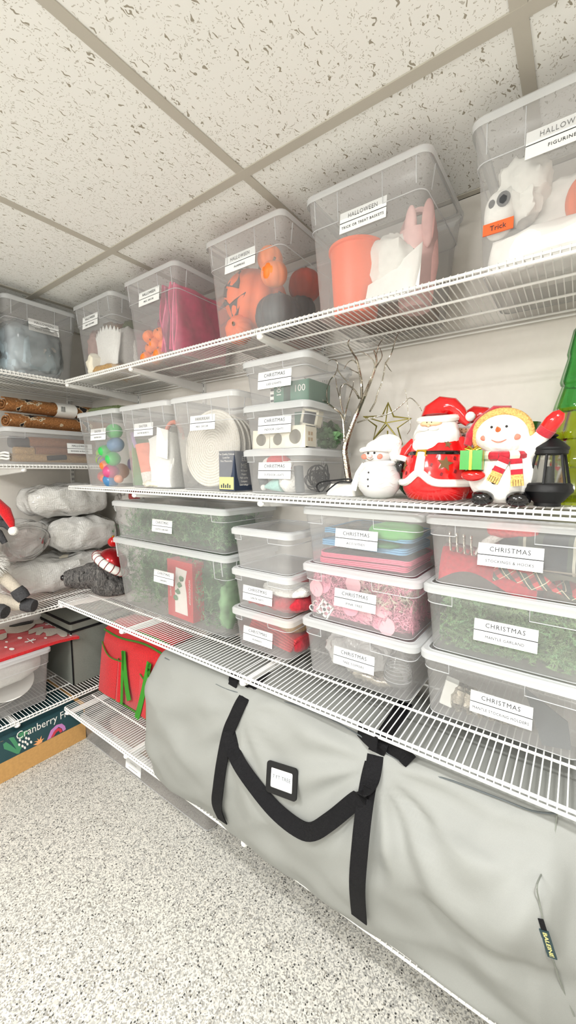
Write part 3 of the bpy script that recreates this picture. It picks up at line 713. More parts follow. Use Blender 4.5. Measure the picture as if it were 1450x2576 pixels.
# --- figurines
crumple('tissue_wad', 'white tissue wad at the top left of the figurines bin', 'tissue paper', P('T5', .27, .28, .60), (.045, .045, .05), 'tissue', 31, .022, 26, .9)
crumple('tissue_wad', 'white tissue wad lower left above the ghost figurine', 'tissue paper', P('T5', .24, .22, .46), (.042, .035, .03), 'tissue', 32, .018, 30, .9, group='tissue wads')
crumple('tissue_wad', 'large grey white tissue filling the middle of the figurines bin', 'tissue paper', P('T5', .52, .50, .38), (.075, .07, .08), 'tissue', 33, .022, 22, .8, group='tissue wads')
crumple('tissue_wad', 'flat white tissue along the bottom of the figurines bin', 'tissue paper', P('T5', .5, .33, .15), (.125, .075, .036), 'white_paper', 34, .012, 26, .5, group='tissue wads')
t = thing('ghost_figurine', 'white ghost figurine with black mouth and an orange sign', 'figurine', P('T5', .165, .14, .22))
MB().ball((0, 0, .052), (.026, .02, .044), 20, 14, e=.85).build('body', 'white_clay', t)
MB().ball((.010, -.019, .07), (.012, .005, .014), 12, 8).build('mouth', 'charcoal', t)
MB().ball((-.010, -.018, .068), (.006, .004, .008), 10, 6).build('eye', 'charcoal', t)
MB().box(-.022, .03, -.026, -.023, .010, .030).build('sign', 'orange_plastic', t, False)
lettering(t, 'Trick', .013, 'charcoal', (.004, -.0266, .019), (R(90), 0, 0))
pumpkin('orange pumpkin figurine at the right of the figurines bin', P('T5', .66, .28, .40), .05, 1.0, 'pumpkin', 9)
# --- mats and the banners bin
for k, (zz, lb, dy) in enumerate(((ZLM + .155, 'rolled brown coir mat with dark letters lying on the banners bin', 0), (ZLM + .2215, 'upper rolled brown coir mat with a white paper sleeve', -.01))):
    t = thing('coir_mat', lb, 'mat', (-2.02, .70 + dy, zz), group='rolled coir mats')
    def spiral(th0, th1, n, r0, gr, sx): return [(sx * 1.9 * (r0 + gr * a) * math.cos(a), (r0 + gr * a) * math.sin(a)) for a in [th0 + (th1 - th0) * i / n for i in range(n + 1)]]
    pts = spiral(0, 4.5 * PI, 54, .0075, .00178, 1); zoff = .0335
    inn = [(x * .80, z * .80) for x, z in pts]
    mb = MB(); L_ = .46; vs = []
    for (x, z) in pts: vs += [(x, 0, z + zoff), (x, L_, z + zoff)]
    for (x, z), (x2, z2) in zip(pts, pts): 
        q = math.hypot(x2, z2) or 1; kx, kz = x2 * (1 - .0062 / q), z2 * (1 - .0062 / q); vs += [(kx, 0, kz + zoff), (kx, L_, kz + zoff)]
    n = len(pts); fs = []
    for i in range(n - 1):
        a, b = 2 * i, 2 * i + 2; fs += [(a, b, b + 1, a + 1), (2 * n + a, 2 * n + a + 1, 2 * n + b + 1, 2 * n + b), (a, 2 * n + a, 2 * n + b, b), (a + 1, b + 1, 2 * n + b + 1, 2 * n + a + 1)]
    mb.add(vs, fs).build('roll', 'coir', t, angle=60)
    if k == 1:
        MB().rings([[(1.9 * .0330 * math.cos(a) * q, yy, .0330 * math.sin(a) * q + zoff) for a in [2 * PI * i / 28 for i in range(28)]] for yy, q in ((.20, 1.06), (.29, 1.06))], False, False).build('paper_sleeve', 'white_paper', t)
        for q in range(5): MB().box(.0665, .067, .215 + q * .004, .2165 + q * .004, zoff - .012, zoff + .012).build('barcode_bar', 'charcoal', t, False)
def roll(name, label, cat, a, b, r, mat, group=None, n=14, flat=1):
    o = solo(name, MB().tube([a, a.lerp(b, .05), a.lerp(b, .35), a.lerp(b, .65), b], [r * .9, r, r * 1.03, r, r], n, flat=flat), mat, label, cat, a, group); return o
z0 = ZLM + .012
LMP = lambda y, d, z: Vector((-1.905 - d, y, ZLM + z))
roll('burlap_banner', 'brown burlap banner folded in the middle of the banners bin', 'banner', LMP(.76, .05, .098), LMP(1.05, .05, .098), .022, 'burlap', 'folded banners')
roll('burlap_banner', 'brown burlap banner lower down in the banners bin', 'banner', LMP(.78, .045, .060), LMP(1.05, .045, .060), .019, 'burlap', 'folded banners')
roll('black_banner', 'black cloth folded at the left of the banners bin', 'banner', LMP(.69, .06, .094), LMP(.765, .06, .094), .024, 'charcoal', 'folded banners')
roll('cream_banner', 'cream cloth fold left of the burlap in the banners bin', 'banner', LMP(.70, .045, .056), LMP(.775, .045, .056), .018, 'tan_cloth', 'folded banners')
roll('tan_banner', 'tan rolled banner along the floor of the banners bin', 'banner', LMP(.685, .04, .028), LMP(1.05, .04, .028), .018, 'tan_cloth', 'folded banners')
roll('dotted_ribbon', 'black ribbon with white dots low in the banners bin', 'ribbon', LMP(.82, .018, .028), LMP(.90, .018, .034), .011, 'black_matte')
for k in range(14): pass
for k, zz in enumerate((.022, .034, .046)):
    pts = [LMP(.668 + .010 * math.sin(a), .06 + .05 * math.cos(a), zz + .002 * math.sin(a * 3 + k)) for a in [2 * PI * i / 20 for i in range(20)]]
    solo('cord_loop', MB().tube(pts, .0045, 6, closed=True), 'white_cloth', ['lowest', 'middle', 'topmost'][k] + ' white cord loop coiled at the left end of the banners bin', 'cord', LMP(.655, .05, zz), 'coiled cord loops')
crumple('camo_cloth', 'dark green cloth lying on the Easter eggs bin in the corner', 'fabric', (-1.66, 1.02, ZM + .303 + .017), (.13, .11, .013), 'moss', 41, .012, 16, .6)
# --- Easter bins
eggs = [(.62, .22, .74, .036, 'green', 'green egg at the top of the Easter eggs bin'), (.64, .22, .56, .036, 'blue', 'blue egg below the top green egg'), (.52, .14, .47, .030, 'green', 'shiny green egg in the middle of the eggs bin'), (.66, .16, .37, .033, 'green', 'shiny green egg near the right side of the eggs bin'), (.50, .15, .275, .027, 'orange', 'bright orange egg in the eggs bin'), (.60, .16, .195, .036, 'pink', 'pink egg cup in the lower eggs bin'), (.32, .22, .125, .030, 'red', 'dull red egg at the lower left of the eggs bin'), (.58, .16, .07, .032, 'blue', 'blue egg on the floor of the eggs bin'), (.78, .16, .10, .020, 'peachy', 'small peach egg at the lower right of the eggs bin'), (.40, .18, .10, .022, 'orange', 'small orange egg on the floor of the eggs bin'), (.34, .2, .44, .028, 'lime', 'lime striped egg at the left of the eggs bin'), (.36, .24, .28, .03, 'teal', 'pale teal egg at the left of the eggs bin'), (.70, .5, .3, .04, 'purple', 'purple egg at the back of the eggs bin'), (.3, .5, .2, .04, 'peachy', 'peach egg at the back of the eggs bin')]
for fx, fy, fz, r, col, lb in eggs:
    o = MB().ball((0, 0, 0), (r, r * .92, r * .86), 20, 12).build('easter_egg', 'egg_' + col); o.location = P('M1', fx, fy, fz); o.rotation_euler = (0, RND.uniform(-.6, .6), RND.uniform(-1, 1)); tag(o, lb, 'egg', 'Easter eggs')
t = thing('striped_egg', 'dark egg with yellow stripes in the eggs bin', 'egg', P('M1', .40, .17, .36), group='Easter eggs', rot=(0, .5, 0))
MB().ball((0, 0, 0), (.032, .028, .026), 20, 12).build('shell', 'egg_purple', t)
for x in (-.014, 0, .014): MB().tube([(x, math.sqrt(1 - (x / .032) ** 2) * .0285 * math.cos(a), math.sqrt(1 - (x / .032) ** 2) * .0265 * math.sin(a)) for a in [2 * PI * i / 20 for i in range(20)]], .0024, 5, closed=True).build('stripe', 'egg_lime', t)
solo('green_book', MB().box(-1.4415, -1.4385, .93, 1.12, ZM + .006, ZM + .19), 'mint_sheet', 'thin green board standing between the two Easter bins', 'board', (-1.44, 1.0, ZM + .006), smooth=False)
c = P('M2', .30, .30, .02)
t = thing('coral_basket', 'coral felt basket at the left of the Easter baskets bin', 'basket', c, rot=(0, R(-8), 0))
MB().lathe([(.034, 0), (.05, .16), (.046, .16), (.032, .012)], 24).build('basket_body', 'coral', t)
MB().lathe([(.0365, .01), (.0375, .05), (.0405, .052), (.036, .004)], 24).build('tuft_band', 'white_fur', t)
MB().tube([(-.04, -.03, .155), (-.045, -.034, .185), (-.05, -.036, .215)], .007, 6, flat=.3).build('ribbon', 'lilac', t)
c = P('M2', .70, .34, .02)
t = thing('canvas_basket', 'white canvas basket with folded top in the Easter baskets bin', 'basket', c)
mb = MB(); mb.rings([[(x * (1 + .10 * zf) + .012 * noise.noise(Vector((x * 30, y * 30, zf * 3))), y * (1 + .08 * zf), zf * .185 + .012 * math.sin(x * 40) * zf) for x, y, _ in rr(-.062, .062, -.07, .07, .02, 0)] for zf in [i / 8 for i in range(9)]], True, False); mb.build('basket_body', 'white_cloth', t, angle=70)
MB().grid(lambda u, v: (.018 + .045 * u, -.088 - .006 * v + .012 * u, .21 - .10 * v - .012 * u), 4, 6, thick=(0, .003, 0)).build('folded_flap', 'white_cloth', t)
MB().tube([(.05 * math.cos(a) + .01, -.01, .17 + .065 * math.sin(a)) for a in [PI * i / 16 for i in range(17)]], .008, 8).build('handle', 'coral', t)
crumple('easter_grass', 'pale yellow paper grass on the floor of the baskets bin', 'paper grass', P('M2', .52, .18, .05), (.06, .03, .012), 'cream', 44, .01, 40, .8)
# --- Hanukkah bin: round coiled placemats standing on edge, and a boxed menorah
for k in range(4):
    c = P('M3', .44 + .02 * k, .20 + .075 * k, .0); rad = .127 - .003 * k
    t = thing('coiled_placemat', ['front round white coiled placemat standing in the Hanukkah bin', 'round white coiled placemat, second from the front', 'round white coiled placemat, third from the front', 'rearmost round white coiled placemat'][k], 'placemat', (c.x, c.y, c.z + .008), group='coiled placemats', rot=(R(-5), 0, 0))
    n = 14
    for q in range(n):
        rq = rad * (q + .6) / n
        MB().tube([(rq * math.cos(a), 0, rad + .005 + rq * math.sin(a)) for a in [2 * PI * i / 40 for i in range(40)]], rad / n * .56, 6, closed=True, flat=1).build('coil', 'coil_weave', t)
c = P('M3', .80, .09, .012)
t = thing('menorah_box', 'dark blue boxed menorah at the right of the Hanukkah bin', 'box', c)
MB().box(-.032, .034, 0, .085, 0, .122).build('carton', 'navy_box', t, False)
MB().box(-.031, .03, -.0006, 0, .004, .042).build('picture_panel', 'yellow_print', t, False)
for q in range(5): MB().box(-.024 + q * .009, -.019 + q * .009, -.0012, -.0004, .008, .018 + .004 * (q % 2)).build('picture_block', 'navy_box', t, False)
for i, tx in enumerate(('The Quality Deluxe', 'Look for', 'Fine Menorahs')): lettering(t, tx, .0085, 'white_print', (0, -.0006, .112 - i * .0105), (R(90), 0, 0))
for i, tx in enumerate(('EL', 'ME')): lettering(t, tx, .022, 'pale_ink', (.0346, .042, .098 - i * .022), (R(90), 0, R(90)))
for i in range(5): lettering(t, ['UL listed', 'Elegant', 'High quality', 'Compact', 'Low voltage'][i], .008, 'white_print', (.0346, .042, .062 - i * .011), (R(90), 0, R(90)))
# --- lights stack
def carton(name, label, c, sx, sy, sz, mat, texts=(), rotz=0, group=None):
    t = thing(name, label, 'box', c, rotz, group); MB().box(-sx / 2, sx / 2, 0, sy, 0, sz).build('carton', mat, t, False)
    for tx, size, x, z, rz in texts: lettering(t, tx, size, 'white_print', (x, -.0006, z), (R(90), rz, 0))
    return t
t = carton('light_carton', 'green light carton reading 100 at the right of the LED bin', P('M4a', .77, .16, .03), .062, .11, .058, 'green_box', (('100', .026, 0, .036, 0),))
t = carton('light_carton', 'green light carton on its side under the LED label', P('M4a', .50, .12, .03), .034, .10, .066, 'green_box', (('100', .022, .002, .034, R(-90)),))
MB().box(-.032, -.017, .002, .1, 0, .066).build('bulb_panel', 'white_print', t, False)
for k in range(4): MB().box(-.030, -.019, .0012, .003, .006 + k * .015, .012 + k * .015).build('bulb_mark', 'charcoal', t, False)
def lantern_house(label, c, s, rotz=0, tilt=0):
    t = thing('lantern_house', label, 'lantern', c, group='white lantern houses', rot=(0, tilt, rotz)); h = s * .9; n = 24
    sq = [(max(-s / 2, min(s / 2, s * .75 * math.cos(2 * PI * k / n))), max(-h / 2, min(h / 2, s * .75 * math.sin(2 * PI * k / n))) + h / 2) for k in range(n)]
    ci = [(s * .30 * math.cos(2 * PI * k / n), s * .30 * math.sin(2 * PI * k / n) + h / 2) for k in range(n)]
    MB().rings([[(x, 0, z) for x, z in sq], [(x, 0, z) for x, z in ci], [(x, .004, z) for x, z in ci], [(x, .004, z) for x, z in sq]], closed=True).build('front', 'cream', t, False)
    MB().box(-s / 2, -s / 2 + .003, .004, s * .8, 0, h).box(-s / 2, s / 2, .004, s * .8, 0, .003).box(-s / 2, s / 2, .004, s * .8, h - .003, h).box(-s / 2, s / 2, s * .8, s * .8 + .003, 0, h).build('shell', 'cream', t, False)
    o = MB().box(s / 2 - .003, s / 2, .004, s * .8, 0, h).build('side', 'cream', t, False)
    for a in range(2):
        for b in range(2): MB().box(s / 2 - .0005, s / 2 + .0006, s * (.22 + .2 * a), s * (.35 + .2 * a), h * (.3 + .26 * b), h * (.46 + .26 * b)).build('window', 'tan_cloth', t, False)
    return t
lantern_house('white lantern house with round opening, leftmost in the indoor lights bin', P('M4b', .22, .12, .03), .058, .12, R(3))
lantern_house('white lantern house with round opening, second in the indoor lights bin', P('M4b', .50, .10, .03), .056, -.05)
lantern_house('larger white lantern house at the right corner of the indoor lights bin', P('M4b', .775, .075, .03), .066)
t = thing('tilted_frame', 'small white framed lantern resting tilted on the lantern houses', 'lantern', P('M4b', .82, .25, .52), rot=(0, R(12), .1))
MB().box(-.026, -.019, 0, .03, 0, .045).box(.019, .026, 0, .03, 0, .045).box(-.026, .026, 0, .03, 0, .006).box(-.026, .026, 0, .03, .039, .045).build('frame', 'cream', t, False)
MB().box(-.019, .019, .004, .006, .006, .039).build('pane', 'charcoal', t, False)
t = carton('light_carton', 'small green carton behind the tilted frame', P('M4b', .62, .4, .50), .05, .05, .05, 'green_box')
def leafy(name, label, c, rad, n, ls, mat, seed, cat='greenery'):
    rd = random.Random(seed); mb = MB()
    for k in range(n):
        d = Vector((rd.gauss(0, 1), rd.gauss(0, 1), rd.gauss(0, 1))).normalized(); p = Vector((d.x * rad[0], d.y * rad[1], d.z * rad[2])) * rd.uniform(.55, 1)
        u = d.orthogonal().normalized(); u.rotate(Matrix.Rotation(rd.uniform(0, 6.28), 3, d)); v_ = d.cross(u); q = (d * .4 + u).normalized()
        mb.add([p - v_ * ls * .1, p + q * ls * .5 - v_ * ls * .36, p + q * ls, p + q * ls * .5 + v_ * ls * .36], [(0, 1, 2, 3)])
    o = mb.build('leaves', mat, smooth=False, recalc=False); t = thing(name, label, cat, c); o.parent = t; o['kind'] = 'stuff'; return t
leafy('greenery_sprig', 'green artificial leaves at the back right of the indoor lights bin', P('M4b', .80, .72, .38), (.035, .05, .035), 260, .022, 'pine_light', 3)
t = thing('gnome_hat', 'red knitted hat with a white pompom in the outdoor lights bin', 'hat', P('M4c', .46, .16, .56))
MB().ball((0, 0, .012), (.046, .03, .030), 20, 10).build('crown', 'red_knit', t); MB().ball((.046, -.006, .014), .010, 12, 8).build('pompom', 'white_fur', t); MB().ball((-.03, -.004, .008), (.02, .026, .026), 12, 8).build('brim', 'white_fur', t)
crumple('knit_ball', 'white knitted ball at the bottom of the outdoor lights bin', 'ornament', P('M4c', .64, .17, .29), (.034, .03, .031), 'white_fur', 51, .004, 60, 1)
t = thing('teal_hat', 'pale teal cone hat with white pompom lying in the outdoor lights bin', 'hat', P('M4c', .40, .14, .13))
MB().tube([(-.03, 0, .002), (0, 0, .008), (.03, .004, .012)], [.004, .016, .024], 12).build('cone', 'pale_teal', t); MB().ball((-.036, 0, .0), .009, 10, 6).build('pompom', 'white_fur', t)
roll('garden_stake', 'dark grey light stake standing in the outdoor lights bin', 'stake', P('M4c', .82, .12, .05), P('M4c', .76, .16, .62), .013, 'slate')
roll('garden_stake', 'dark grey light stake leaning left in the outdoor lights bin', 'stake', P('M4c', .20, .2, .2), P('M4c', .16, .2, .5), .014, 'slate')
rd = random.Random(8); mb = MB(); cpt = P('M4c', .70, .66, .36)
for k in range(16):
    r_ = rd.uniform(.02, .045); ax = Vector((rd.gauss(0, 1), rd.gauss(0, 1), rd.gauss(0, .5))).normalized(); u = ax.orthogonal().normalized(); v_ = ax.cross(u); o_ = Vector((rd.uniform(-.025, .025), rd.uniform(-.035, .035), rd.uniform(-.012, .012)))
    mb.tube([cpt + o_ + (u * math.cos(a) + v_ * math.sin(a)) * r_ * .8 for a in [2 * PI * i / 14 for i in range(14)]], .0022, 5, closed=True)
tag(solo('light_string', mb, 'charcoal', 'tangled dark green light string at the back of the outdoor bin', 'light string', cpt), kind='stuff')
# --- garlands: sprigs of needles filling the long bins
plain('cedar_core', (88, 112, 80), .9, grain=.3, gscale=60)
plain('garland_core', (58, 92, 64), .9, grain=.3, gscale=60)
def needle_mass(x0, x1, y0, y1, z0, z1, n, ls, wd, per, seed, frontbias=.55, stemlen=.07):
    rg = np.random.default_rng(seed); V = []; F = []
    for k in range(n):
        fy = rg.random(); fy = fy ** 2.2 if rg.random() < frontbias else fy
        b = np.array([x0 + (x1 - x0) * rg.random(), y0 + (y1 - y0) * fy, z0 + (z1 - z0) * rg.random()])
        d = rg.normal(size=3); d[1] *= .6; d /= np.linalg.norm(d)
        tt = np.linspace(0, 1, per); base = b + np.outer(tt, d) * stemlen
        nd = rg.normal(size=(per, 3)); nd -= np.outer(nd @ d, d) * .4; nd /= np.linalg.norm(nd, axis=1)[:, None]; nd = nd * .85 + d * .5
        sd = np.cross(nd, rg.normal(size=(per, 3))); sd /= np.linalg.norm(sd, axis=1)[:, None] + 1e-9
        tip = base + nd * ls * rg.uniform(.6, 1.1, (per, 1))
        A = base - sd * wd; B = base + sd * wd
        for a_ in (A, B, tip): np.clip(a_, (x0 + .001, y0 + .001, z0 + .001), (x1 - .001, y1 - .001, z1 - .001), out=a_)
        o = len(V); V.extend(np.stack([A, B, tip], 1).reshape(-1, 3).tolist()); F.extend([(o + 3 * i, o + 3 * i + 1, o + 3 * i + 2) for i in range(per)])
    return V, F
def garland(label, key, n, seed, mats=('pine', 'pine_light'), ls=.018, wd=.0009, per=30, box=(.03, .97, .07, .93, .03, .90), core='garland_core', stemlen=.07, name='garland'):
    cx, y0, z0, w, dp, h = BIN[key]; a = P(key, box[0], box[2], box[4]); b = P(key, box[1], box[3], box[5])
    t = thing(name, label, 'garland', (cx, y0 + dp / 2, z0 + .008))
    o = Vector(t.location)
    for i, m in enumerate(mats):
        V, F = needle_mass(a.x + .012, b.x - .012, a.y + .012, b.y, a.z, b.z, n // len(mats), ls, wd, per, seed * 10 + i, stemlen=stemlen)
        mb = MB(); mb.v = [(v[0] - o.x, v[1] - o.y, v[2] - o.z) for v in V]; mb.f = F
        tag(mb.build('needles', m, t, smooth=False, recalc=False), kind='stuff')
    c0 = MB().ball((0, .02, (a.z + b.z) / 2 - o.z), ((b.x - a.x) * .47, (b.y - a.y) * .36, (b.z - a.z) * .40), 40, 16, e=.45, amp=.02, freq=14, seed=seed)
    c0.build('stem_bundle', core, t)
    return t
garland('dense green garland with light strings in the shallow long bin', 'L1', 620, 1, box=(.045, .955, .08, .92, .04, .86))
garland('green garland filling the tall long bin around a red carton', 'L2', 900, 2, box=(.055, .945, .12, .92, .05, .90))
garland('feathery grey green cedar garland in the mantle garland bin', 'L5b', 1300, 3, ('cedar', 'pine_light', 'cedar'), .0085, .0012, 44, (.06, .94, .10, .92, .05, .88), 'cedar_core', .055)
t = thing('garland_carton', 'red garland carton with a white cut-out panel in the tall garland bin', 'box', Vector((-1.155, .918, ZL + .012)), R(-3))
MB().box(-.075, .075, 0, .05, 0, .215).build('carton', 'red_felt', t, False)
MB().poly([(-.03, .02), (.045, .02), (.04, .10), (.032, .14), (.045, .185), (-.02, .19), (-.028, .12)], .001, Matrix.Rotation(R(90), 4, 'X')).build('window_panel', 'white_print', t, False)
for k in range(4): leafy_o = MB().ball((-.022 + .012 * k, -.003, .075 + .026 * k), (.014, .003, .010), 10, 6, amp=.004, freq=120, seed=k).build('tree_print', 'pine', t)
lettering(t, 'WONDERSHOP', .013, 'white_print', (.058, -.0012, .11), (R(90), R(90), 0)); lettering(t, 'GARLAND', .011, 'white_print', (-.055, -.0012, .10), (R(90), R(-90), 0))
# bag of frosted tinsel at the right end of that bin
crumple('garland_bag', 'frosted bag of pale green garland at the right end of the tall bin', 'bag', Vector((-.938, .955, ZL + .10)), (.020, .045, .085), 'pine_light', 61, .012, 26, .9)
# --- Santa hats, runners
t = thing('santa_hat', 'dusty pink red Santa hat with white fur band in its bin', 'hat', P('L3b', .60, .36, .05))
MB().ball((.03, 0, .028), (.078, .075, .028), 40, 16, e=.8, amp=.014, freq=30, seed=3, ridge=True).build('velvet_body', 'red_velvet', t)
MB().ball((.03, -.005, .064), (.080, .072, .017), 40, 12, e=.75, amp=.006, freq=40, seed=5).build('fur_band', 'white_fur', t)
MB().grid(lambda u, v: (-.09 + .12 * u, -.062 + .012 * math.sin(3 * u) - .004 * v, .004 + .045 * v * (1 - .75 * abs(u - .9)) + .004 * math.sin(14 * u)), 16, 6, thick=(0, .01, 0)).build('tip', 'red_velvet', t)
t = thing('santa_hat', 'second Santa hat folded at the back right of its bin', 'hat', P('L3b', .78, .62, .55))
MB().ball((0, 0, .012), (.04, .06, .022), 24, 12, e=.8, amp=.008, freq=40, seed=9, ridge=True).build('velvet_body', 'red_velvet', t); MB().ball((-.05, -.05, .012), .011, 12, 8).build('pompom', 'white_fur', t)
t = thing('table_runner', 'coral red runner folded in layers in the runners bin', 'runner', P('L3c', .55, .15, .05))
for k in range(6):
    MB().grid(lambda u, v, k=k: (-.085 + .165 * u + .004 * k, .015 * v + .13 * v, .012 + .0085 * k + .032 * (1 - u) ** 1.5 + .016 * math.sin(2.6 * u) * (k / 6) - .010 * u * k * .3), 16, 3, thick=(0, 0, .006)).build('layer', 'red_knit', t)
MB().ball((.088, .055, .030), (.017, .05, .027), 20, 12, e=.8, amp=.004, freq=60, seed=3).build('rolled_end', 'red_velvet', t)
crumple('beige_cloth', 'beige folded cloth above the red runner at the right', 'cloth', P('L3c', .72, .5, .68), (.055, .085, .024), 'tan_cloth', 63, .006, 25, .5)
# --- activities bin: zip bags
def zip_bag(label, zc, h_, mat, film, x0, x1, seed):
    a = P('L4a', x0, .14, zc); b = P('L4a', x1, .86, zc); t = thing('zip_bag', label, 'zip bag', ((a.x + b.x) / 2, (a.y + b.y) / 2, a.z), group='zip bags in the activities bin')
    sx, sy = (b.x - a.x) / 2, (b.y - a.y) / 2
    wav = lambda x, y: .006 * math.sin(x * 22 + seed) + .004 * math.sin(y * 30 + seed * 2)
    MB().rings([[(x, y, z + wav(x, y)) for x, y, _ in rr(-sx + i, sx - i, -sy + i, sy - i, .02, 0, 6)] for i, z in ((.004, 0), (0, .003), (0, h_ - .003), (.004, h_))]).build('pouch', film, t, angle=70)
    for q in range(3): MB().tube([(x, y, .002 + q * h_ * .4 + wav(x, y)) for x, y, _ in rr(-sx - .001, sx + .001, -sy - .001, sy + .001, .02, 0, 6)], .0022, 5, closed=True).build('zip_edge', mat, t)
    return t
zip_bag('pink edged zip bag, lowest in the activities bin', .07, .012, 'pink_zip', 'pink_zip', .11, .86, 1)
zip_bag('pink edged zip bag, second from the bottom', .18, .010, 'pink_zip', 'bag_film', .12, .88, 1)
zip_bag('blue edged zip bag in the middle of the activities bin', .32, .014, 'sky_zip', 'sky_zip', .13, .85, 2)
zip_bag('blue edged zip bag with green sheets near the top', .52, .012, 'sky_zip', 'bag_film', .15, .88, 2.6)
crumple('craft_sheet', 'light green craft sheet at the upper right of the activities bin', 'craft sheet', P('L4a', .72, .30, .64), (.06, .06, .018), 'mint_sheet', 71, .006, 20, .6)
crumple('craft_sheet', 'dark green craft sheet in the middle of the activities bin', 'craft sheet', P('L4a', .55, .25, .44), (.08, .055, .008), 'leaf_sheet', 72, .004, 26, .6)
# --- pink tree bin
V, F = needle_mass(*[v for pr in zip(P('L4b', .08, .10, .08), P('L4b', .94, .90, .86)) for v in pr], 900, .024, .0013, 26, 91, stemlen=.06)
t = thing('tinsel_branches', 'pink tinsel tree branches filling the pink tree bin', 'tinsel', P('L4b', .5, .5, .06)); o = Vector(t.location)
mb = MB(); mb.v = [(v[0] - o.x, v[1] - o.y, v[2] - o.z) for v in V]; mb.f = F; tag(mb.build('tinsel', 'rose', t, smooth=False, recalc=False), kind='stuff')
MB().ball((.02, .03, .05), (.12, .09, .05), 30, 14, e=.6, amp=.012, freq=20, seed=4).build('core', 'rose_pale', t)
V, F = needle_mass(*[v for pr in zip(P('L4b', .50, .09, .40), P('L4b', .93, .5, .84)) for v in pr], 90, .026, .0012, 26, 92, stemlen=.05)
o = P('L4b', .7, .3, .6); mb = MB(); mb.v = V; mb.f = F; q = solo('tinsel_tuft', mb, 'cream', 'cream tinsel tuft at the upper right of the pink tree bin', 'tinsel', o, smooth=False, recalc=False); q['kind'] = 'stuff'
dm = {}
for k, (fx, fz, r_, m_) in enumerate(((.11, .53, .024, 'rose_pale'), (.17, .62, .024, 'rose'), (.33, .37, .024, 'rose_pale'), (.43, .33, .025, 'rose'), (.55, .22, .023, 'rose_pale'), (.66, .18, .022, 'rose'), (.735, .14, .023, 'rose_pale'), (.70, .46, .030, 'rose_pale'), (.52, .26, .022, 'rose'), (.45, .72, .024, 'rose_pale'))):
    if (r_, m_) not in dm: dm[(r_, m_)] = MB().lathe([(r_ - .001, -.001), (r_, 0), (r_ - .001, .001)], 28, M=Matrix.Rotation(R(90), 4, 'X')).mesh('pink_disc', m_)
    o = link('pink_disc', dm[(r_, m_)]); o.location = P('L4b', fx, .105 + .010 * (k % 3), fz); o.rotation_euler = (R(RND.uniform(-12, 4)), 0, R(RND.uniform(-12, 12))); tag(o, ['pale pink disc at the far left of the pink tree bin', 'pink disc overlapping the far left pale disc', 'pale pink disc below the left end of the pink tree label', 'pink disc right below the middle of the pink tree label', 'pale pink disc low in the middle of the pink tree bin', 'pink disc tucked left of the lowest pale disc', 'lowest pale pink disc near the floor of its bin', 'largest pale pink disc right of the pink tree label', 'pink disc low behind the middle pale disc', 'pale pink disc above the pink tree label'][k], 'disc', 'pink paper discs')
def cross_block(label, c, rot):
    t = thing('stand_block', label, 'connector', c, rot=rot, group='white plastic stand pieces')
    MB().box(-.016, .016, -.004, .004, -.02, -.014).box(-.016, .016, -.004, .004, -.003, .003).box(-.016, .016, -.004, .004, .014, .02).box(-.02, -.014, -.004, .004, -.02, .02).box(.014, .02, -.004, .004, -.02, .02).box(-.003, .003, -.004, .004, -.02, .02).build('lattice', 'white_gloss', t, False)
    MB().tube([(0, -.006, 0), (0, .006, 0)], .0075, 14).build('socket', 'white_gloss', t); MB().tube([(0, -.0065, 0), (0, -.0055, 0)], .005, 12).build('bore', 'charcoal', t)
cross_block('white plastic lattice connector in the lower left of the pink tree bin', P('L4b', .20, .11, .19), (0, R(30), 0))
for k, (fx, fz) in enumerate(((.09, .24), (.12, .13), (.055, .15))):
    t = thing('stand_tube', ['upper white tube end in the lower left of the pink tree bin', 'lower right white tube end of the three in the pink tree bin', 'leftmost white tube end of the three in the pink tree bin'][k], 'tube', P('L4b', fx + .01, .11, fz), group='white tube ends')
    MB().rings([[(r_ * math.cos(2 * PI * i / 16), y_, r_ * math.sin(2 * PI * i / 16)) for i in range(16)] for r_, y_ in ((.009, 0), (.009, .05), (.007, .05), (.007, 0))], closed=True).build('sleeve', 'white_gloss', t)
    MB().tube([(0, .004, 0), (0, .005, 0)], .007, 12).build('bore', 'slate', t)
# --- tree toppers, stocking holders
clear('glass_clear', (238, 240, 238), .25, .06, 1.6, .4)
crumple('wrapped_topper', 'clear wrapped topper bundle at the left of the toppers bin', 'bag', P('L4c', .42, .42, .40), (.09, .085, .05), 'bubble_wrap', 81, .02, 24, .7, nu=56, nv=30)
t = thing('glass_finial', 'clear ribbed glass finial at the right of the toppers bin', 'tree topper', P('L4c', .80, .22, .08))
MB().lathe([(.010, 0), (.03, .012), (.036, .03), (.034, .05), (.026, .07), (.014, .085), (.006, .10)], 30, fn=lambda a, z: 1 + .03 * math.cos(a * 12)).build('glass', 'glass_clear', t)
for k in range(5): MB().tube([(.0345 * math.cos(a) * (1 - .04 * k), .0345 * math.sin(a) * (1 - .04 * k), .024 + .009 * k) for a in [2 * PI * i / 24 for i in range(24)]], .0012, 4, closed=True).build('ring', 'bin_edge', t)
crumple('foil_bag', 'silver grey foil crumpled on the floor of the toppers bin', 'foil', P('L4c', .60, .26, .13), (.07, .04, .018), 'silver', 82, .010, 40, .8)
t = thing('slate_sheet', 'dark slate sheet leaning in the stocking holders bin', 'sheet', P('L5c', .66, .14, .12), rot=(R(-8), R(12), R(-4)))
MB().poly([(-.03, .085), (.055, .06), (.075, .012), (.03, -.008)], .003, Matrix.Rotation(R(90), 4, 'X')).build('panel', 'slate', t, False)
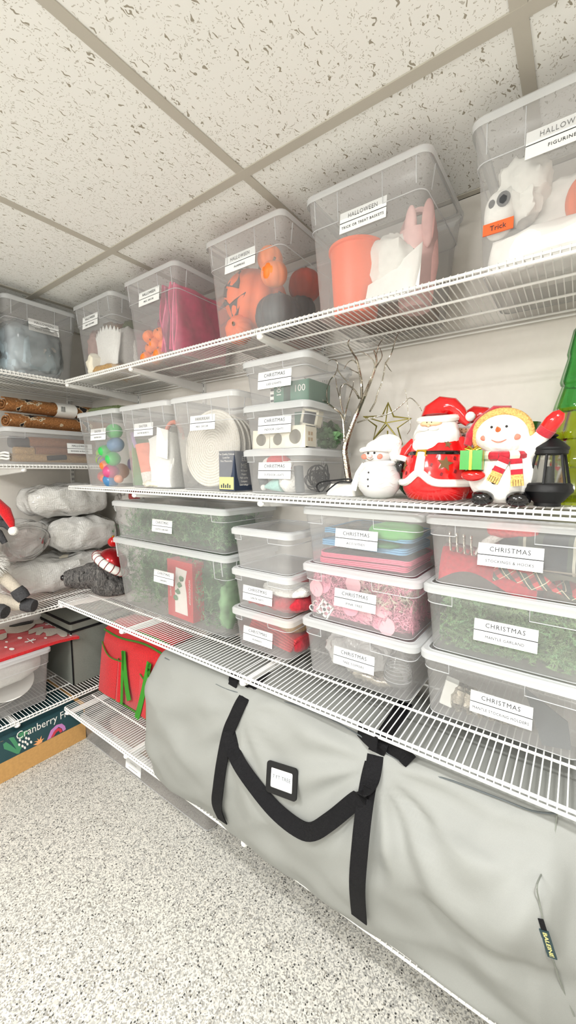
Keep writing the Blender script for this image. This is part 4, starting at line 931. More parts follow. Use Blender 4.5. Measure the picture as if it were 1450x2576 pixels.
for k in range(7):
    fx = .15 + .068 * k
    t = thing('stocking_holder', ['plain pale block at the left of the stocking holders', 'silver wrapped stocking holder, second from the left', 'silver wrapped stocking holder, third from the left', 'clear wrapped stocking holder in the middle of the row', 'clear wrapped stocking holder, fifth from the left', 'silver wrapped stocking holder beside the slate sheet', 'silver stocking holder under the slate sheet'][k], 'stocking holder', P('L5c', fx, .22 + .01 * k, .07), rot=(0, R(12), R(8)), group='stocking holders')
    if k == 0:
        MB().rings([rr(-.014, .014, -.012, .012, .003, z, 2) for z in (0, .06)]).build('block', 'tissue', t, False)
    else:
        MB().ball((0, 0, .03 - .003 * k), (.016, .022, .03 - .002 * k), 20, 14, e=.7, amp=.007, freq=70, seed=k, ridge=True).build('wrapped_body', 'silver' if k in (1, 2, 5, 6) else 'bubble_wrap', t)
        MB().tube([(0, -.02, .012), (.004, -.03, .004), (.01, -.034, .012)], .0028, 6).build('hook', 'silver', t)
# --- stockings bin
t = thing('red_stocking', 'red felt stocking with white cuff across the stockings bin', 'stocking', P('L5a', .34, .12, .06))
MB().grid(lambda u, v: (-.085 + .19 * u, .004 - .006 * math.sin(3 * v) + .03 * v, -.004 + .018 * math.sin(4 * u) + (.062 - .012 * u) * v + .01 * math.sin(6 * u + 2 * v)), 20, 10, thick=(0, .03, .004)).build('foot', 'red_velvet', t)
MB().grid(lambda u, v: (-.015 + .11 * u, .035 + .03 * v, .045 + .055 * v * (.4 + .7 * u) + .004 * math.sin(9 * u)), 16, 8, thick=(0, .02, .002)).build('leg', 'red_velvet', t)
MB().tube([(-.012, .03, .056), (.004, .034, .084), (.03, .04, .104), (.055, .045, .112)], [.007, .010, .010, .008], 10).build('cuff', 'white_fur', t)
o_ = P('L5a', .68, .12, .05)
def pl_f(u, v): return P('L5a', .42 + .54 * u, .11 + .30 * v + .03 * math.sin(7 * u), .05) + Vector((0, 0, .012 + .034 * math.sin(PI * min(1, v * 1.25 + .12)) * (.55 + .45 * math.sin(5.5 * u + .6)) + .006 * math.sin(13 * u + 5 * v)))
solo('plaid_stocking', MB().grid(pl_f, 40, 20, thick=(0, .004, -.010)), 'plaid', 'red, cream and green plaid stocking low in the stockings bin', 'stocking', o_)
crumple('plaid_cloth', 'dark green plaid cloth at the upper right of the stockings bin', 'stocking', P('L5a', .70, .42, .56), (.095, .07, .042), 'dark_plaid', 74, .012, 18, .5, ridge=False)
crumple('rust_cloth', 'rust red plaid fold at the top of the stockings bin', 'stocking', P('L5a', .50, .38, .80), (.05, .06, .014), 'red_knit', 75, .005, 25, .6, ridge=False)
for k in range(4):
    a = P('L5a', .15 + .045 * k, .16, .48 - .012 * k)
    solo('silver_hook', MB().tube([a + Vector((-.006, .01, .04)), a + Vector((-.002, 0, .015)), a, a + Vector((.008, -.002, -.002)), a + Vector((.012, 0, .008))], .0032, 6, flat=.5), 'silver', ['silver stocking hook nearest the left wall of its bin', 'silver stocking hook, second from the left', 'silver stocking hook, third from the left', 'silver stocking hook touching the red stocking'][k], 'hook', a, 'silver stocking hooks')
# --- plates in the low left bin
for k in range(5):
    o = MB().lathe([(.03, 0), (.07, .006), (.105, .018), (.107, .016), (.07, .002)], 36).build('white_plate', 'white_gloss'); o.location = (-1.99, .56, ZLB + .010 + .012 * k); tag(o, ['lowest white plate', 'second white plate from the bottom', 'third white plate', 'fourth white plate', 'topmost white plate'][k] + ' of the stack in the bin under the red mat', 'plate', 'stacked white plates')
o = MB().lathe([(.03, 0), (.07, .006), (.105, .018), (.107, .016), (.07, .002)], 36, M=Matrix.Rotation(R(30), 4, 'Y')).build('white_plate', 'white_gloss'); o.location = (-1.93, .60, ZLB + .105); tag(o, 'white plate leaning on edge in the bin under the red mat', 'plate', 'stacked white plates')
crumple('white_bowl_wrap', 'white cloth filling the top of the plate bin', 'cloth', (-1.98, .49, ZLB + .165), (.145, .245, .05), 'white_cloth', 76, .012, 14, .5)
plain('gift_wrap_pale', (214, 204, 196), .8, grain=.06, gscale=40)
# --- underbed bin contents
crumple('gift_paper', 'pale folded gift paper inside the underbed bin', 'gift paper', P('UB', .50, .50, .42), (.35, .098, .042), 'gift_wrap_pale', 77, .012, 12, .4)
crumple('dark_cloth', 'dark folded cloth at the left end of the underbed bin', 'cloth', P('UB', .12, .4, .38), (.06, .09, .03), 'slate', 78, .01, 18, .5)

# ================================================================== grey tree bag on the lowest shelf
def fuse(mb, voxel, smooth=4):
    """weld overlapping solids into one continuous skin"""
    me = bpy.data.meshes.new('tmp'); me.from_pydata(mb.v, [], mb.f); o = bpy.data.objects.new('tmp', me); C.objects.link(o)
    r = o.modifiers.new('r', 'REMESH'); r.mode = 'VOXEL'; r.voxel_size = voxel
    s = o.modifiers.new('s', 'SMOOTH'); s.factor = .5; s.iterations = smooth
    bpy.context.view_layer.update()
    m2 = bpy.data.meshes.new_from_object(o.evaluated_get(bpy.context.evaluated_depsgraph_get()))
    out = MB(); out.v = [tuple(v.co) for v in m2.vertices]; out.f = [tuple(p.vertices) for p in m2.polygons]
    bpy.data.objects.remove(o); bpy.data.meshes.remove(me); bpy.data.meshes.remove(m2); return out
BX0, BX1 = -1.125, .30
SEC = [(.764, .1975), (.742, .235), (.722, .31), (.716, .40), (.728, .49), (.758, .57), (.794, .624), (.86, .630), (.98, .618), (1.09, .60), (1.125, .50), (1.13, .32), (1.10, .205), (.95, .1965), (.82, .1965)]
def catmull(P_, n, closed=True):
    out = []; k = len(P_)
    for i in range(k):
        p0, p1, p2, p3 = (np.array(P_[(i + d) % k]) for d in (-1, 0, 1, 2))
        for j in range(n):
            t = j / n; out.append(.5 * (2 * p1 + (p2 - p0) * t + (2 * p0 - 5 * p1 + 4 * p2 - p3) * t * t + (3 * p1 - p0 - 3 * p2 + p3) * t ** 3))
    return out
SECF = catmull(SEC, 7)
def bag_wrinkle(x, z):
    f = .006 * math.sin(7 * z + 9 * x + 2.5 * math.sin(4 * x)) * max(0, min(1, (x + .45) / .2)) + .005 * math.sin(16 * z - 5 * x) * max(0, min(1, (-.75 - x) / .15))
    # pulls fanning out from the right strap anchor, and long slanting folds
    for ax, az, amp, sp, fr in ((-.315, .60, .016, .42, 13), (-.70, .58, .010, .30, 11), (.0, .60, .012, .35, 9)):
        dx, dz = x - ax, z - az; d = math.hypot(dx, dz); a = math.atan2(dz, dx)
        f += amp * math.exp(-d / sp * 1.6) * min(1, (d / .13) ** 1.6) * math.sin(a * fr + ax * 5)
    q = Vector((x * 3.2 + z * 2.4, z * 4.5 - x * 1.1, .3))
    f += .020 * (.5 - abs(noise.noise(q))) + .008 * noise.noise(q * 2.7) + .007 * (.35 - abs(noise.noise(q * 2.1 + Vector((3, 7, 1)))))
    f += .016 * (.42 - abs(noise.noise(Vector((x * 5 - z * 6, z * 2.2 + x * 2, 4.1))))) * (1 if x > -.5 else .7)
    return f
def bag_point(x, j, wr=True):
    y, z = SECF[j]; u = (x - BX0) / (BX1 - BX0)
    bulge = 1 - .55 * abs(2 * u - 1) ** 30
    front = max(0, min(1, (.9 - y) / .15))
    y2 = .93 + (y - .93) * (.80 + .20 * bulge)
    if x > .0: y2 += front * min(x, .12) * .45
    if x > -.30 and z < .43: y2 += front * .022 * min(1, (x + .30) / .2) * min(1, (.43 - z) / .05) * min(1, max(0, (z - .20) / .06))
    if x > -.24 and .40 < z < .60: y2 -= front * .026 * math.sin(PI * (z - .40) / .20) * min(1, (x + .24) / .16) * max(0, min(1, (.03 - x) / .03))   # lower right sags in under the pouch
    z2 = z + (.006 * math.sin(x * 7) - .012 * max(0, u - .55) if z > .55 else 0) - .012 * (abs(2 * u - 1) ** 30) * (1 if z > .5 else 0)
    if wr:
        d = bag_wrinkle(x, z); p0 = SECF[j - 1]; p1 = SECF[(j + 1) % len(SECF)]; ty, tz = p1[0] - p0[0], p1[1] - p0[1]; l = math.hypot(ty, tz) or 1
        k = 1 if z > .215 else max(0, (z - .197) / .018)
        y2 += -tz / l * d * k * front * 1.0 * -1 * -1; z2 += ty / l * d * .3 * k * front
    return y2, z2
NXB = 200
bag = thing('tree_storage_bag', 'large grey fabric tree bag with black straps on the lowest shelf', 'storage bag', (-.53, .93, ZB + .001))
bo = Vector(bag.location); mb = MB(); rings = []
for i in range(NXB + 1):
    x = BX0 + (BX1 - BX0) * i / NXB
    rings.append([Vector((x, *bag_point(x, j))) - bo for j in range(len(SECF))])
for p in rings: 
    for q in p:
        if q.z < .0055: q.z = max(q.z, .004)
mb.rings(rings); mb.build('fabric_body', 'bag_grey', bag, angle=75)
FR = range(0, 7 * 6 + 1)
def bag_front(x, z, off=.005):
    x = max(BX0 + .01, min(BX1 - .01, x)); pts = sorted(((bag_point(x, j)[1], bag_point(x, j)[0]) for j in FR)); zs_ = [a for a, b in pts]; ys_ = [b for a, b in pts]
    return float(np.interp(z, zs_, ys_)) - off
def on_bag(u, v, off=.005, it=5):
    y = .735
    for _ in range(it):
        p = aty(u, v, y); y = bag_front(p.x, p.z, off)
    p = aty(u, v, y)
    return p if p.z < .628 else atz(u, v, .632 + off)
def smoothp(pts, n=6):
    out = []
    for i in range(len(pts) - 1):
        p0, p1, p2, p3 = pts[max(i - 1, 0)], pts[i], pts[i + 1], pts[min(i + 2, len(pts) - 1)]
        for j in range(n):
            t = j / n; out.append(.5 * (2 * p1 + (p2 - p0) * t + (2 * p0 - 5 * p1 + 4 * p2 - p3) * t * t + (3 * p1 - p0 - 3 * p2 + p3) * t ** 3))
    return out + [pts[-1]]
def bag_strap(name, px, wd, w, off=.007, mat='black_strap', th=.003, snap=True):
    P_ = smoothp([on_bag(u, v, off) if snap else v for u, v in px] if snap else px)
    mb = MB().ribbon([p - bo for p in P_], wd, w, th); return mb.build(name, mat, bag, False)
bag_strap('strap', [(668, 1690), (640, 1718), (620, 1748), (606, 1770), (588, 1810), (572, 1850), (558, 1920), (549, 1985), (546, 2030), (560, 2066)], (1, 0, 0), .037)
bag_strap('strap', [(1020, 1768), (1000, 1800), (982, 1828), (968, 1850), (956, 1872), (946, 1896), (930, 1955), (916, 2040), (906, 2130), (899, 2230), (904, 2312)], (1, 0, 0), .036)
hp = [on_bag(576, 1838, .008), on_bag(585, 1880, .010), on_bag(602, 1920, .012), on_bag(640, 1975, .016), on_bag(690, 2035, .018), on_bag(745, 2080, .018), on_bag(785, 2092, .018), on_bag(830, 2066, .018), on_bag(882, 2024, .018), on_bag(918, 1996, .016), on_bag(936, 1955, .012), on_bag(945, 1900, .009)]
wds = [(1, .2, .1), (.9, .6, .4), (.6, .8, .5), (.45, .8, .5), (.35, .75, .6), (.2, .5, .9), (.1, .1, 1), (-.3, .0, 1), (-.2, 0, 1), (.5, .1, .8), (1, 0, .2), (1, 0, 0)]
sp_ = smoothp(hp, 5); sw = smoothp([Vector(w_) for w_ in wds], 5)
MB().ribbon([p - bo for p in sp_], [w_ for w_ in sw], .036, .003).build('carry_handle', 'black_strap', bag, False)
bag_strap('top_tab', [(592, 1693), (588, 1712), (584, 1733)], (1, 0, 0), .030)
bag_strap('top_tab', [(968, 1872), (990, 1884), (1012, 1898), (1034, 1916)], (0, 0, 1), .032, .006)
bag_strap('top_tab', [(903, 1832), (920, 1850), (938, 1866), (950, 1874)], (.3, 0, 1), .034, .012)
seam = [on_bag(u, v, .0035) for u, v in ((415, 1655), (500, 1697), (575, 1735), (650, 1752), (740, 1772), (830, 1808), (905, 1850), (1035, 1930), (1140, 1965), (1260, 2010), (1340, 2040), (1400, 2047))]
MB().tube([p - bo for p in smoothp(seam, 5)], .0017, 5).build('seam', 'slate', bag)
ctr = on_bag(710, 1962, .006); ax_x = (on_bag(745, 1972, .006) - on_bag(675, 1948, .006)).normalized(); ax_z = (on_bag(712, 1930, .006) - on_bag(708, 1990, .006)); ax_z = (ax_z - ax_x * ax_z.dot(ax_x)).normalized()
Mf = Matrix((ax_x, ax_z, ax_x.cross(ax_z))).transposed().to_4x4(); Mf.translation = ctr - bo
fr = MB().rings([rr(-.046, .046, -.034, .034, .008, 0), rr(-.046, .046, -.034, .034, .008, .004), rr(-.033, .033, -.021, .021, .003, .004), rr(-.033, .033, -.021, .021, .003, 0)], closed=True, M=Mf).build('name_window', 'black_matte', bag)
cd_ = MB().box(-.033, .033, -.021, .021, .0005, .0018, Mf).build('name_card', 'tissue', bag, False)
c2_ = MB().box(-.032, .033, -.010, .016, .0018, .0024, Mf).build('name_card', 'label_card', bag, False)
lt = lettering(bag, '7 FT TREE', .0115, 'slate', (0, 0, 0), (0, 0, 0), 1.1); lt.matrix_local = Mf @ Matrix.Translation((0, .003, .0028))
MB().ribbon([q - bo for q in smoothp([on_bag(u, v, .003) for u, v in ((1361, 2312), (1366, 2328), (1371, 2344))])], (1, 0, 0), .008, .0015).build('zip_pull', 'black_strap', bag, False)
p = on_bag(1380, 2375, .006); tgm = MB().box(-.0066, .0066, -.001, .001, -.024, .024).build('brand_tag', 'leaf_dark_print', bag, False); tgm.location = p - bo; tgm.rotation_euler = (R(8), R(-17), 0)
o = lettering(tgm, 'BALEINE', .0085, 'yellow_print', (0, -.0014, 0), (R(90), R(90), 0), 1, .042)
for px_ in (((1402, 2047), (1394, 2110), (1372, 2180), (1352, 2225), (1358, 2270), (1366, 2310)), ((1368, 2318), (1388, 2400), (1418, 2490), (1446, 2556))):
    MB().tube([q - bo for q in smoothp([on_bag(u, v, .001) for u, v in px_], 5)], .0013, 5).build('seam', 'grey_fabric', bag)
# clear bin standing behind the far end of the bag
make_bin('BR', 'clear bin at the far right of the lowest shelf behind the bag', .53, .84, ZB + .0004, .36, .29, .30, None, (0, 0), 0, **tk)

# ================================================================== red gift wrap bag
rb = thing('gift_wrap_bag', 'red gift wrap bag with green trim and handles on the lowest shelf', 'storage bag', (-1.545, .926, ZB + .001)); ro = Vector(rb.location)
RW, RH = .225, .292
def rsec(z): return .0 + .035 * z / RH
mb = MB(); mb.rings([[(x, y + rsec(z), z) for x, y, _ in rr(-RW + i, RW - i, i, .15 - i, .016, 0)] for z, i in ((0, .006), (.006, 0), (.12, -.004), (.25, -.002), (RH - .01, .002), (RH, .012))]); mb.build('bag_body', 'red_felt', rb, angle=60)
MB().grid(lambda u, v: (-RW + .004 + u * (2 * RW - .008), .004 + rsec(RH) + .15 * v, RH + .004 + .040 * math.sin(PI * min(v, .6)) * (.6 + .4 * math.sin(PI * u)) - .010 * math.sin(2 * PI * u) * (1 - v)), 20, 8, thick=(0, 0, -.006)).build('top_flap', 'red_felt', rb)
for yo, zo in ((-.002, .002), (.030, .030)):
    MB().tube([(-RW + .006 + u * (2 * RW - .012), rsec(RH) + yo, RH + zo - .010 * math.sin(2 * PI * u) * (1 if yo < 0 else .4)) for u in [i / 20 for i in range(21)]], .0042, 6, flat=.6).build('green_piping', 'trim_green', rb)
MB().tube([(x, -.003, .008) for x in (-RW + .01, 0, RW - .01)], .004, 6).build('green_piping', 'trim_green', rb)
def pocket(x0, x1, zl, zr_, sag):
    f = lambda u, v: (x0 + (x1 - x0) * u, -.006 - .010 * math.sin(PI * u) * (.4 + .6 * v) + rsec((zl + (zr_ - zl) * u) * v), .010 + (zl + (zr_ - zl) * u - sag * math.sin(PI * u) - .010) * v)
    pk = MB().grid(f, 10, 6, thick=(0, .005, 0)).build('pocket', 'red_felt', rb)
    MB().tube([f(i / 12, 1) for i in range(13)], .0028, 6).build('pocket_trim', 'trim_green', pk)
pocket(-RW + .002, -.085, .235, .185, .016); pocket(-.08, -.045, .195, .192, 0); pocket(.085, RW - .004, .175, .158, .004)
def rstrap(pts, w=.030):
    P_ = [aty(u, v, .918) - ro for u, v in pts]; P_ = [Vector((p.x, -.016 + rsec(max(p.z, 0)), p.z)) for p in P_]
    MB().ribbon(smoothp(P_, 3), (1, 0, 0), w, .002).build('handle', 'strap_green', rb, False)
rstrap([(299, 1642), (308, 1690), (318, 1735), (326, 1762)]); rstrap([(299, 1642), (303, 1700), (309, 1770)], .018)
rstrap([(364, 1672), (360, 1720), (354, 1770), (348, 1806)]); rstrap([(364, 1672), (368, 1740), (374, 1812)], .018)
p = aty(402, 1665, .918) - ro; MB().box(-.014, .014, -.002, .0, -.012, .012, Matrix.Translation((p.x, -.006 + rsec(p.z), p.z))).build('paper_tag', 'label_card', rb, False)

# ================================================================== left wall, low shelves
gb = thing('fabric_box', 'grey fabric box with black piping and lid on the low left shelf', 'storage box', (-2.015, 1.003, ZLB + .001)); hw, hd = .152, .150
MB().rings([rr(-hw, hw, -hd, hd, .006, z, 2) for z in (0, .27)]).build('box_body', 'grey_fabric', gb, False)
MB().rings([rr(-hw - .003, hw + .003, -hd - .003, hd + .003, .008, z, 2) for z in (.262, .302)]).build('lid', 'grey_fabric', gb, False)
for z in (.262, .302): MB().tube(rr(-hw - .004, hw + .004, -hd - .004, hd + .004, .008, z, 2), .0058, 6, closed=True).build('lid_piping', 'black_strap', gb)
for sx, sy in ((1, -1), (1, 1), (-1, -1)): MB().tube([(sx * hw, sy * hd, .002), (sx * hw, sy * hd, .262)], .0036, 6).build('edge_piping', 'black_strap', gb)
MB().box(hw, hw + .003, .09, .135, .135, .185).build('label_holder', 'slate', gb, False); MB().box(hw + .003, hw + .004, .10, .128, .145, .175).build('label_slip', 'label_card', gb, False)
# red mat with a reindeer head lying on the plate bin
ZMAT = ZLB + .2418
BINLB_H = .21
mt = thing('reindeer_mat', 'red mat with a grey reindeer head and snowflakes lying on the plate bin', 'mat', (-2.01, .60, ZMAT)); mo = Vector(mt.location)
sag = lambda x, y: -.010 * max(0, (y - .76) / .1) ** 1.5
rg_ = [[(x, y, z + sag(x + mo.x, y + mo.y)) for x, y, _ in rr(-.175, .178, -.36, .275, .012, 0, 4)] for z in (0, .011)]
MB().grid(lambda u, v: (-.175 + .353 * u + .003 * noise.noise(Vector((u * 30, v * 30, 0))), -.36 + .635 * v, .013 + sag(0, -.36 + .635 * v + mo.y) + .0025 * noise.noise(Vector((u * 9, v * 12, 2)))), 40, 60, thick=(0, 0, -.013)).build('pile', 'red_felt', mt)
ZT2 = ZMAT + .0155
def on_mat(name, px, mat, th=.0022, up=0):
    pts = [atz(u * .1793, 1520 + v * .1793, ZT2) for u, v in px]; pts = [Vector((min(max(p.x, mo.x - .17), mo.x + .172), min(max(p.y, mo.y - .35), mo.y + .27), p.z + sag(0, p.y) + up)) - mo for p in pts]
    n = len(pts); MB().add(pts + [p + Vector((0, 0, th)) for p in pts], [tuple(range(n)), tuple(range(2 * n - 1, n - 1, -1))] + [(i, i + n, (i + 1) % n + n, (i + 1) % n) for i in range(n)]).build(name, mat, mt, False)
on_mat('deer_face', [(-160, 230), (-100, 330), (60, 350), (100, 410), (250, 405), (390, 370), (470, 310), (500, 270), (600, 250), (625, 210), (590, 175), (500, 185), (560, 130), (300, 150), (0, 200)], 'plush')
on_mat('deer_nose', [(115, 300), (150, 270), (250, 240), (380, 228), (470, 238), (440, 268), (330, 295), (200, 320), (130, 322)], 'black_matte', .0022, .0022)
on_mat('deer_eye', [(370, 205), (410, 195), (440, 200), (400, 213)], 'black_matte', .0022, .0022)
on_mat('antler', [(400, 420), (440, 412), (510, 388), (500, 432), (560, 432), (610, 390), (640, 400), (650, 450), (720, 440), (800, 400), (850, 440), (900, 448), (940, 430), (945, 385), (900, 340), (820, 320), (720, 325), (600, 345), (610, 312), (580, 310), (470, 345), (400, 370)], 'plush')
on_mat('antler', [(-120, 450), (0, 430), (100, 400), (95, 470), (40, 500), (-60, 500)], 'plush')
for cx_, cy_, s_ in ((695, 258, 1), (425, 515, 1.3)):
    for a_ in range(3):
        dx, dy = [(60, -14), (34, 24), (-40, 20)][a_]; dx *= s_; dy *= s_; w_ = 9
        on_mat('snowflake', [(cx_ - dx, cy_ - dy - w_ / 2), (cx_ + dx, cy_ + dy - w_ / 2), (cx_ + dx, cy_ + dy + w_ / 2), (cx_ - dx, cy_ - dy + w_ / 2)], 'white_fur', .0014, .0006 * a_)
for cx_, cy_, r_ in ((793, 290, 30), (278, 475, 34), (92, 530, 20), (82, 605, 22), (165, 630, 38), (640, 475, 22), (992, 415, 16), (580, 165, 20)):
    on_mat('snow_dot', [(cx_ + r_ * math.cos(a_), cy_ + r_ * .42 * math.sin(a_)) for a_ in [2 * PI * i / 10 for i in range(10)]], 'white_fur', .0014)
# printed carton on the floor
XC = -1.768
cb = thing('printed_carton', 'cardboard carton with a dark teal printed panel on the floor', 'box', (XC, .50, 0)); co_ = Vector(cb.location); ybx = .852
MB().box(-.36, 0, -.34, ybx - .50, .0005, .172).build('carton', 'cardboard', cb, False)
plain('maroon_print', (104, 66, 74), .6)
MB().box(-.355, 0, -.06, ybx - .52, .172, .1728).build('lid_print', 'teal_print', cb, False)
def on_carton(name, px, mat, lift=.0006, zoom=True):
    pts = []
    for u, v in px:
        p = atx(u * .1655, 1700 + v * .1655, XC); pts.append(Vector((lift, p.y - co_.y, min(p.z, .1715))))
    n = len(pts); MB().add(pts + [p + Vector((-.0006 - lift * .3, 0, 0)) for p in pts], [tuple(range(n)), tuple(range(2 * n - 1, n - 1, -1))] + [(i, (i + 1) % n, (i + 1) % n + n, i + n) for i in range(n)]).build(name, mat, cb, False)
pl = atx(35 * .1655, 1700 + 1320 * .1655, XC); pr = atx(1275 * .1655, 1700 + 682 * .1655, XC)
MB().box(0, .0008, -.06 + .0, pr.y - co_.y, pl.z, .172).build('print_panel', 'teal_print', cb, False)
L1_ = .0016; L2_ = .0024; L3_ = .0032
on_carton('leaf_print', [(255, 1185), (170, 1150), (60, 1110), (45, 1040), (90, 1005), (150, 1040), (250, 1120), (200, 1040), (130, 950), (95, 870), (150, 830), (210, 930), (290, 1060), (330, 1080), (290, 1180)], 'leaf_print', L1_)
on_carton('leaf_print', [(150, 800), (220, 790), (330, 850), (390, 900), (330, 960), (260, 870)], 'leaf_print', L1_)
on_carton('leaf_print', [(230, 740), (330, 700), (400, 800), (440, 880), (380, 890), (320, 790)], 'leaf_print', L1_)
on_carton('leaf_print', [(340, 680), (430, 650), (490, 740), (480, 800), (410, 790)], 'leaf_print', L1_)
on_carton('leaf_print', [(1090, 580), (1200, 600), (1240, 680), (1150, 620)], 'leaf_print', L1_)
on_carton('arch_print', [(715, 975), (770, 830), (860, 745), (940, 725), (985, 760), (1000, 810), (955, 845), (940, 800), (890, 775), (830, 830), (790, 935)], 'mauve_print', L1_)
on_carton('arch_print', [(770, 940), (815, 850), (880, 790), (930, 800), (945, 845), (910, 865), (890, 830), (850, 860), (815, 920)], 'crimson_print', L2_)
on_carton('flower_print', [(505, 1050), (570, 1010), (520, 1000), (580, 985), (560, 950), (600, 970), (630, 910), (625, 970), (670, 945), (640, 985), (640, 1005), (570, 1050)], 'apricot_print', L1_)
on_carton('flower_print', [(20, 1000), (0, 930), (30, 950), (50, 910), (45, 970)], 'apricot_print', L1_)
for cx_, cy_ in ((300, 975), (345, 1000), (395, 945), (435, 955), (385, 1005), (290, 1045), (340, 1065), (415, 1035), (375, 1090), (470, 1005)):
    on_carton('berry_print', [(cx_ + 17 * math.cos(a_), cy_ + 22 * math.sin(a_)) for a_ in [2 * PI * i / 8 for i in range(8)]], 'white_print', L2_)
a_, b_ = atx(235 * .1655, 1700 + 905 * .1655, XC), atx(1160 * .1655, 1700 + 510 * .1655, XC)
o = lettering(cb, 'Cranberry Frost', .046, 'white_print', (.004, (a_.y + b_.y) / 2 - co_.y + .004, (a_.z + b_.z) / 2 - .001), (R(90), 0, R(90)), 1, (b_.y - a_.y) * 1.02)

# ================================================================== figurines on the middle shelf
def interp(prof, z):
    for (r0, z0), (r1, z1) in zip(prof[:-1], prof[1:]):
        if z0 <= z <= z1: return r0 + (r1 - r0) * (z - z0) / max(z1 - z0, 1e-6)
    return prof[-1][0]
def wrap_piece(pts, prof, lift=.003, th=.006, sx=1.0):
    """flat outline (angle, z) wrapped on a turned body, front = -y"""
    out = []; inn = []
    for a, z in pts:
        q = interp(prof, z); out.append(((q + lift) * math.sin(a) * sx, -(q + lift) * math.cos(a), z)); inn.append(((q - th) * math.sin(a) * sx, -(q - th) * math.cos(a), z))
    n = len(pts); return MB().add(out + inn, [tuple(range(n)), tuple(range(2 * n - 1, n - 1, -1))] + [(i, n + i, n + (i + 1) % n, (i + 1) % n) for i in range(n)])
def star_pts(a0, z0, r, rad, rot=0, k=5):
    return [(a0 + (r if i % 2 == 0 else r * .45) * math.sin(PI * i / k + rot) / rad, z0 + (r if i % 2 == 0 else r * .45) * math.cos(PI * i / k + rot)) for i in range(2 * k)]
def make_santa(label, loc):
    t = thing('santa_figurine', label, 'figurine', loc, 0, 'ceramic Santa figurines')
    prof = [(.050, 0), (.063, .004), (.073, .022), (.077, .042), (.076, .065), (.071, .09), (.063, .115), (.053, .14), (.043, .16), (.034, .178), (.02, .192)]
    MB().lathe(prof, 40).build('robe', 'red_gloss', t, angle=80)
    hem = [((interp(prof, z) + .001) * math.sin(a), -(interp(prof, z) + .001) * math.cos(a), z) for a, z in [(-PI + 2 * PI * i / 60, .040 + .022 * math.exp(-(((-PI + 2 * PI * i / 60) + .22) / .28) ** 2)) for i in range(60)]]
    MB().tube(hem, .0085, 8, closed=True).build('hem_trim', 'white_gloss', t)
    MB().tube([((interp(prof, z)) * math.sin(-.22), -(interp(prof, z)) * math.cos(-.22), z) for z in (.058, .075, .09, .105)], [.012, .011, .010, .010], 10).build('front_trim', 'white_gloss', t)
    MB().tube([((interp(prof, .106) - .001) * math.sin(a), -(interp(prof, .106) - .001) * math.cos(a), .106) for a in [2 * PI * i / 48 for i in range(48)]], .0052, 6, closed=True, flat=.7).build('belt', 'black_gloss', t)
    wrap_piece([(-.40, .099), (-.06, .099), (-.06, .113), (-.40, .113)], prof, .005, .004).build('buckle', 'gold', t, False)
    wrap_piece([(-.32, .103), (-.16, .103), (-.16, .109), (-.32, .109)], prof, .0058, .002).build('buckle_gap', 'black_gloss', t, False)
    for a0, z0, r in ((.50, .082, .017), (-.95, .078, .013), (.62, .124, .010)): wrap_piece(star_pts(a0, z0, r, .07, .2), prof, .0012, .004).build('star_cutout', 'stem_brown', t, False)
    for a0, z0 in ((.12, .080), (.28, .098), (.80, .094), (.78, .066), (.40, .060), (-.62, .10), (-.75, .062)): wrap_piece([(a0 - .05, z0 - .003), (a0 + .02, z0 - .005), (a0 + .05, z0 + .002), (a0 - .01, z0 + .004)], prof, .0012, .003).build('drop_cutout', 'dark_red', t, False)
    bd = MB(); bd.ball((0, -.030, .138), (.046, .030, .030), 20, 14); bd.ball((-.012, -.044, .124), (.032, .024, .022), 16, 10); bd.ball((-.014, -.050, .112), (.018, .016, .014), 14, 10); bd.ball((0, -.012, .160), (.047, .038, .030), 20, 14); bd.ball((.036, -.02, .14), (.016, .02, .026), 12, 10); bd.ball((-.038, -.016, .14), (.014, .02, .028), 12, 10)
    fuse(bd, .0028, 3).build('beard', 'white_gloss', t, angle=180)
    MB().ball((-.004, -.044, .170), (.024, .010, .0085), 18, 10).build('face', 'peach', t)
    for s in (-1, 1):
        MB().ball((s * .011 - .006, -.0555, .1585), (.012, .007, .005), 12, 8).build('moustache', 'white_gloss', t); MB().ball((s * .005 - .005, -.0545, .172), .0013, 8, 6).build('eye', 'black_gloss', t)
    MB().ball((-.006, -.055, .1645), (.0035, .003, .003), 10, 6).build('nose', 'peach', t)
    MB().tube([(.040 * math.sin(a), -.006 - .040 * math.cos(a), .184 - .006 * math.cos(a)) for a in [2 * PI * i / 36 for i in range(36)]], .0085, 8, closed=True).build('hat_brim', 'white_gloss', t)
    MB().tube([(0, -.006, .186), (0, -.004, .198), (.010, -.002, .208), (.028, 0, .208), (.044, 0, .194), (.056, -.002, .178), (.064, -.003, .168)], [.038, .034, .028, .021, .016, .011, .006], 18).build('hat', 'red_gloss', t)
    MB().ball((.068, -.006, .184), .0105, 14, 10, amp=.001, freq=200).build('pompom', 'white_clay', t)
    for s in (-1, 1):
        MB().tube([(s * .050, -.010, .134), (s * .066, -.020, .112), (s * .072, -.026, .096)], [.012, .014, .013], 12).build('sleeve', 'red_gloss', t)
        MB().tube([(s * .071, -.025, .099), (s * .0735, -.028, .088)], [.0145, .0145], 14).build('cuff', 'white_clay', t)
        MB().ball((s * .0745, -.030, .076), (.010, .011, .014), 12, 8).build('mitten', 'black_gloss', t)
    return t
santa = make_santa('glossy red ceramic Santa with star cut-outs on the middle shelf', (-.270, .955, ZM + .0006))
copy_tree(santa, (-.222, 1.075, ZM + .0006), R(-4), 'ceramic Santa mostly hidden behind the front Santa and snowman', scale=.96)
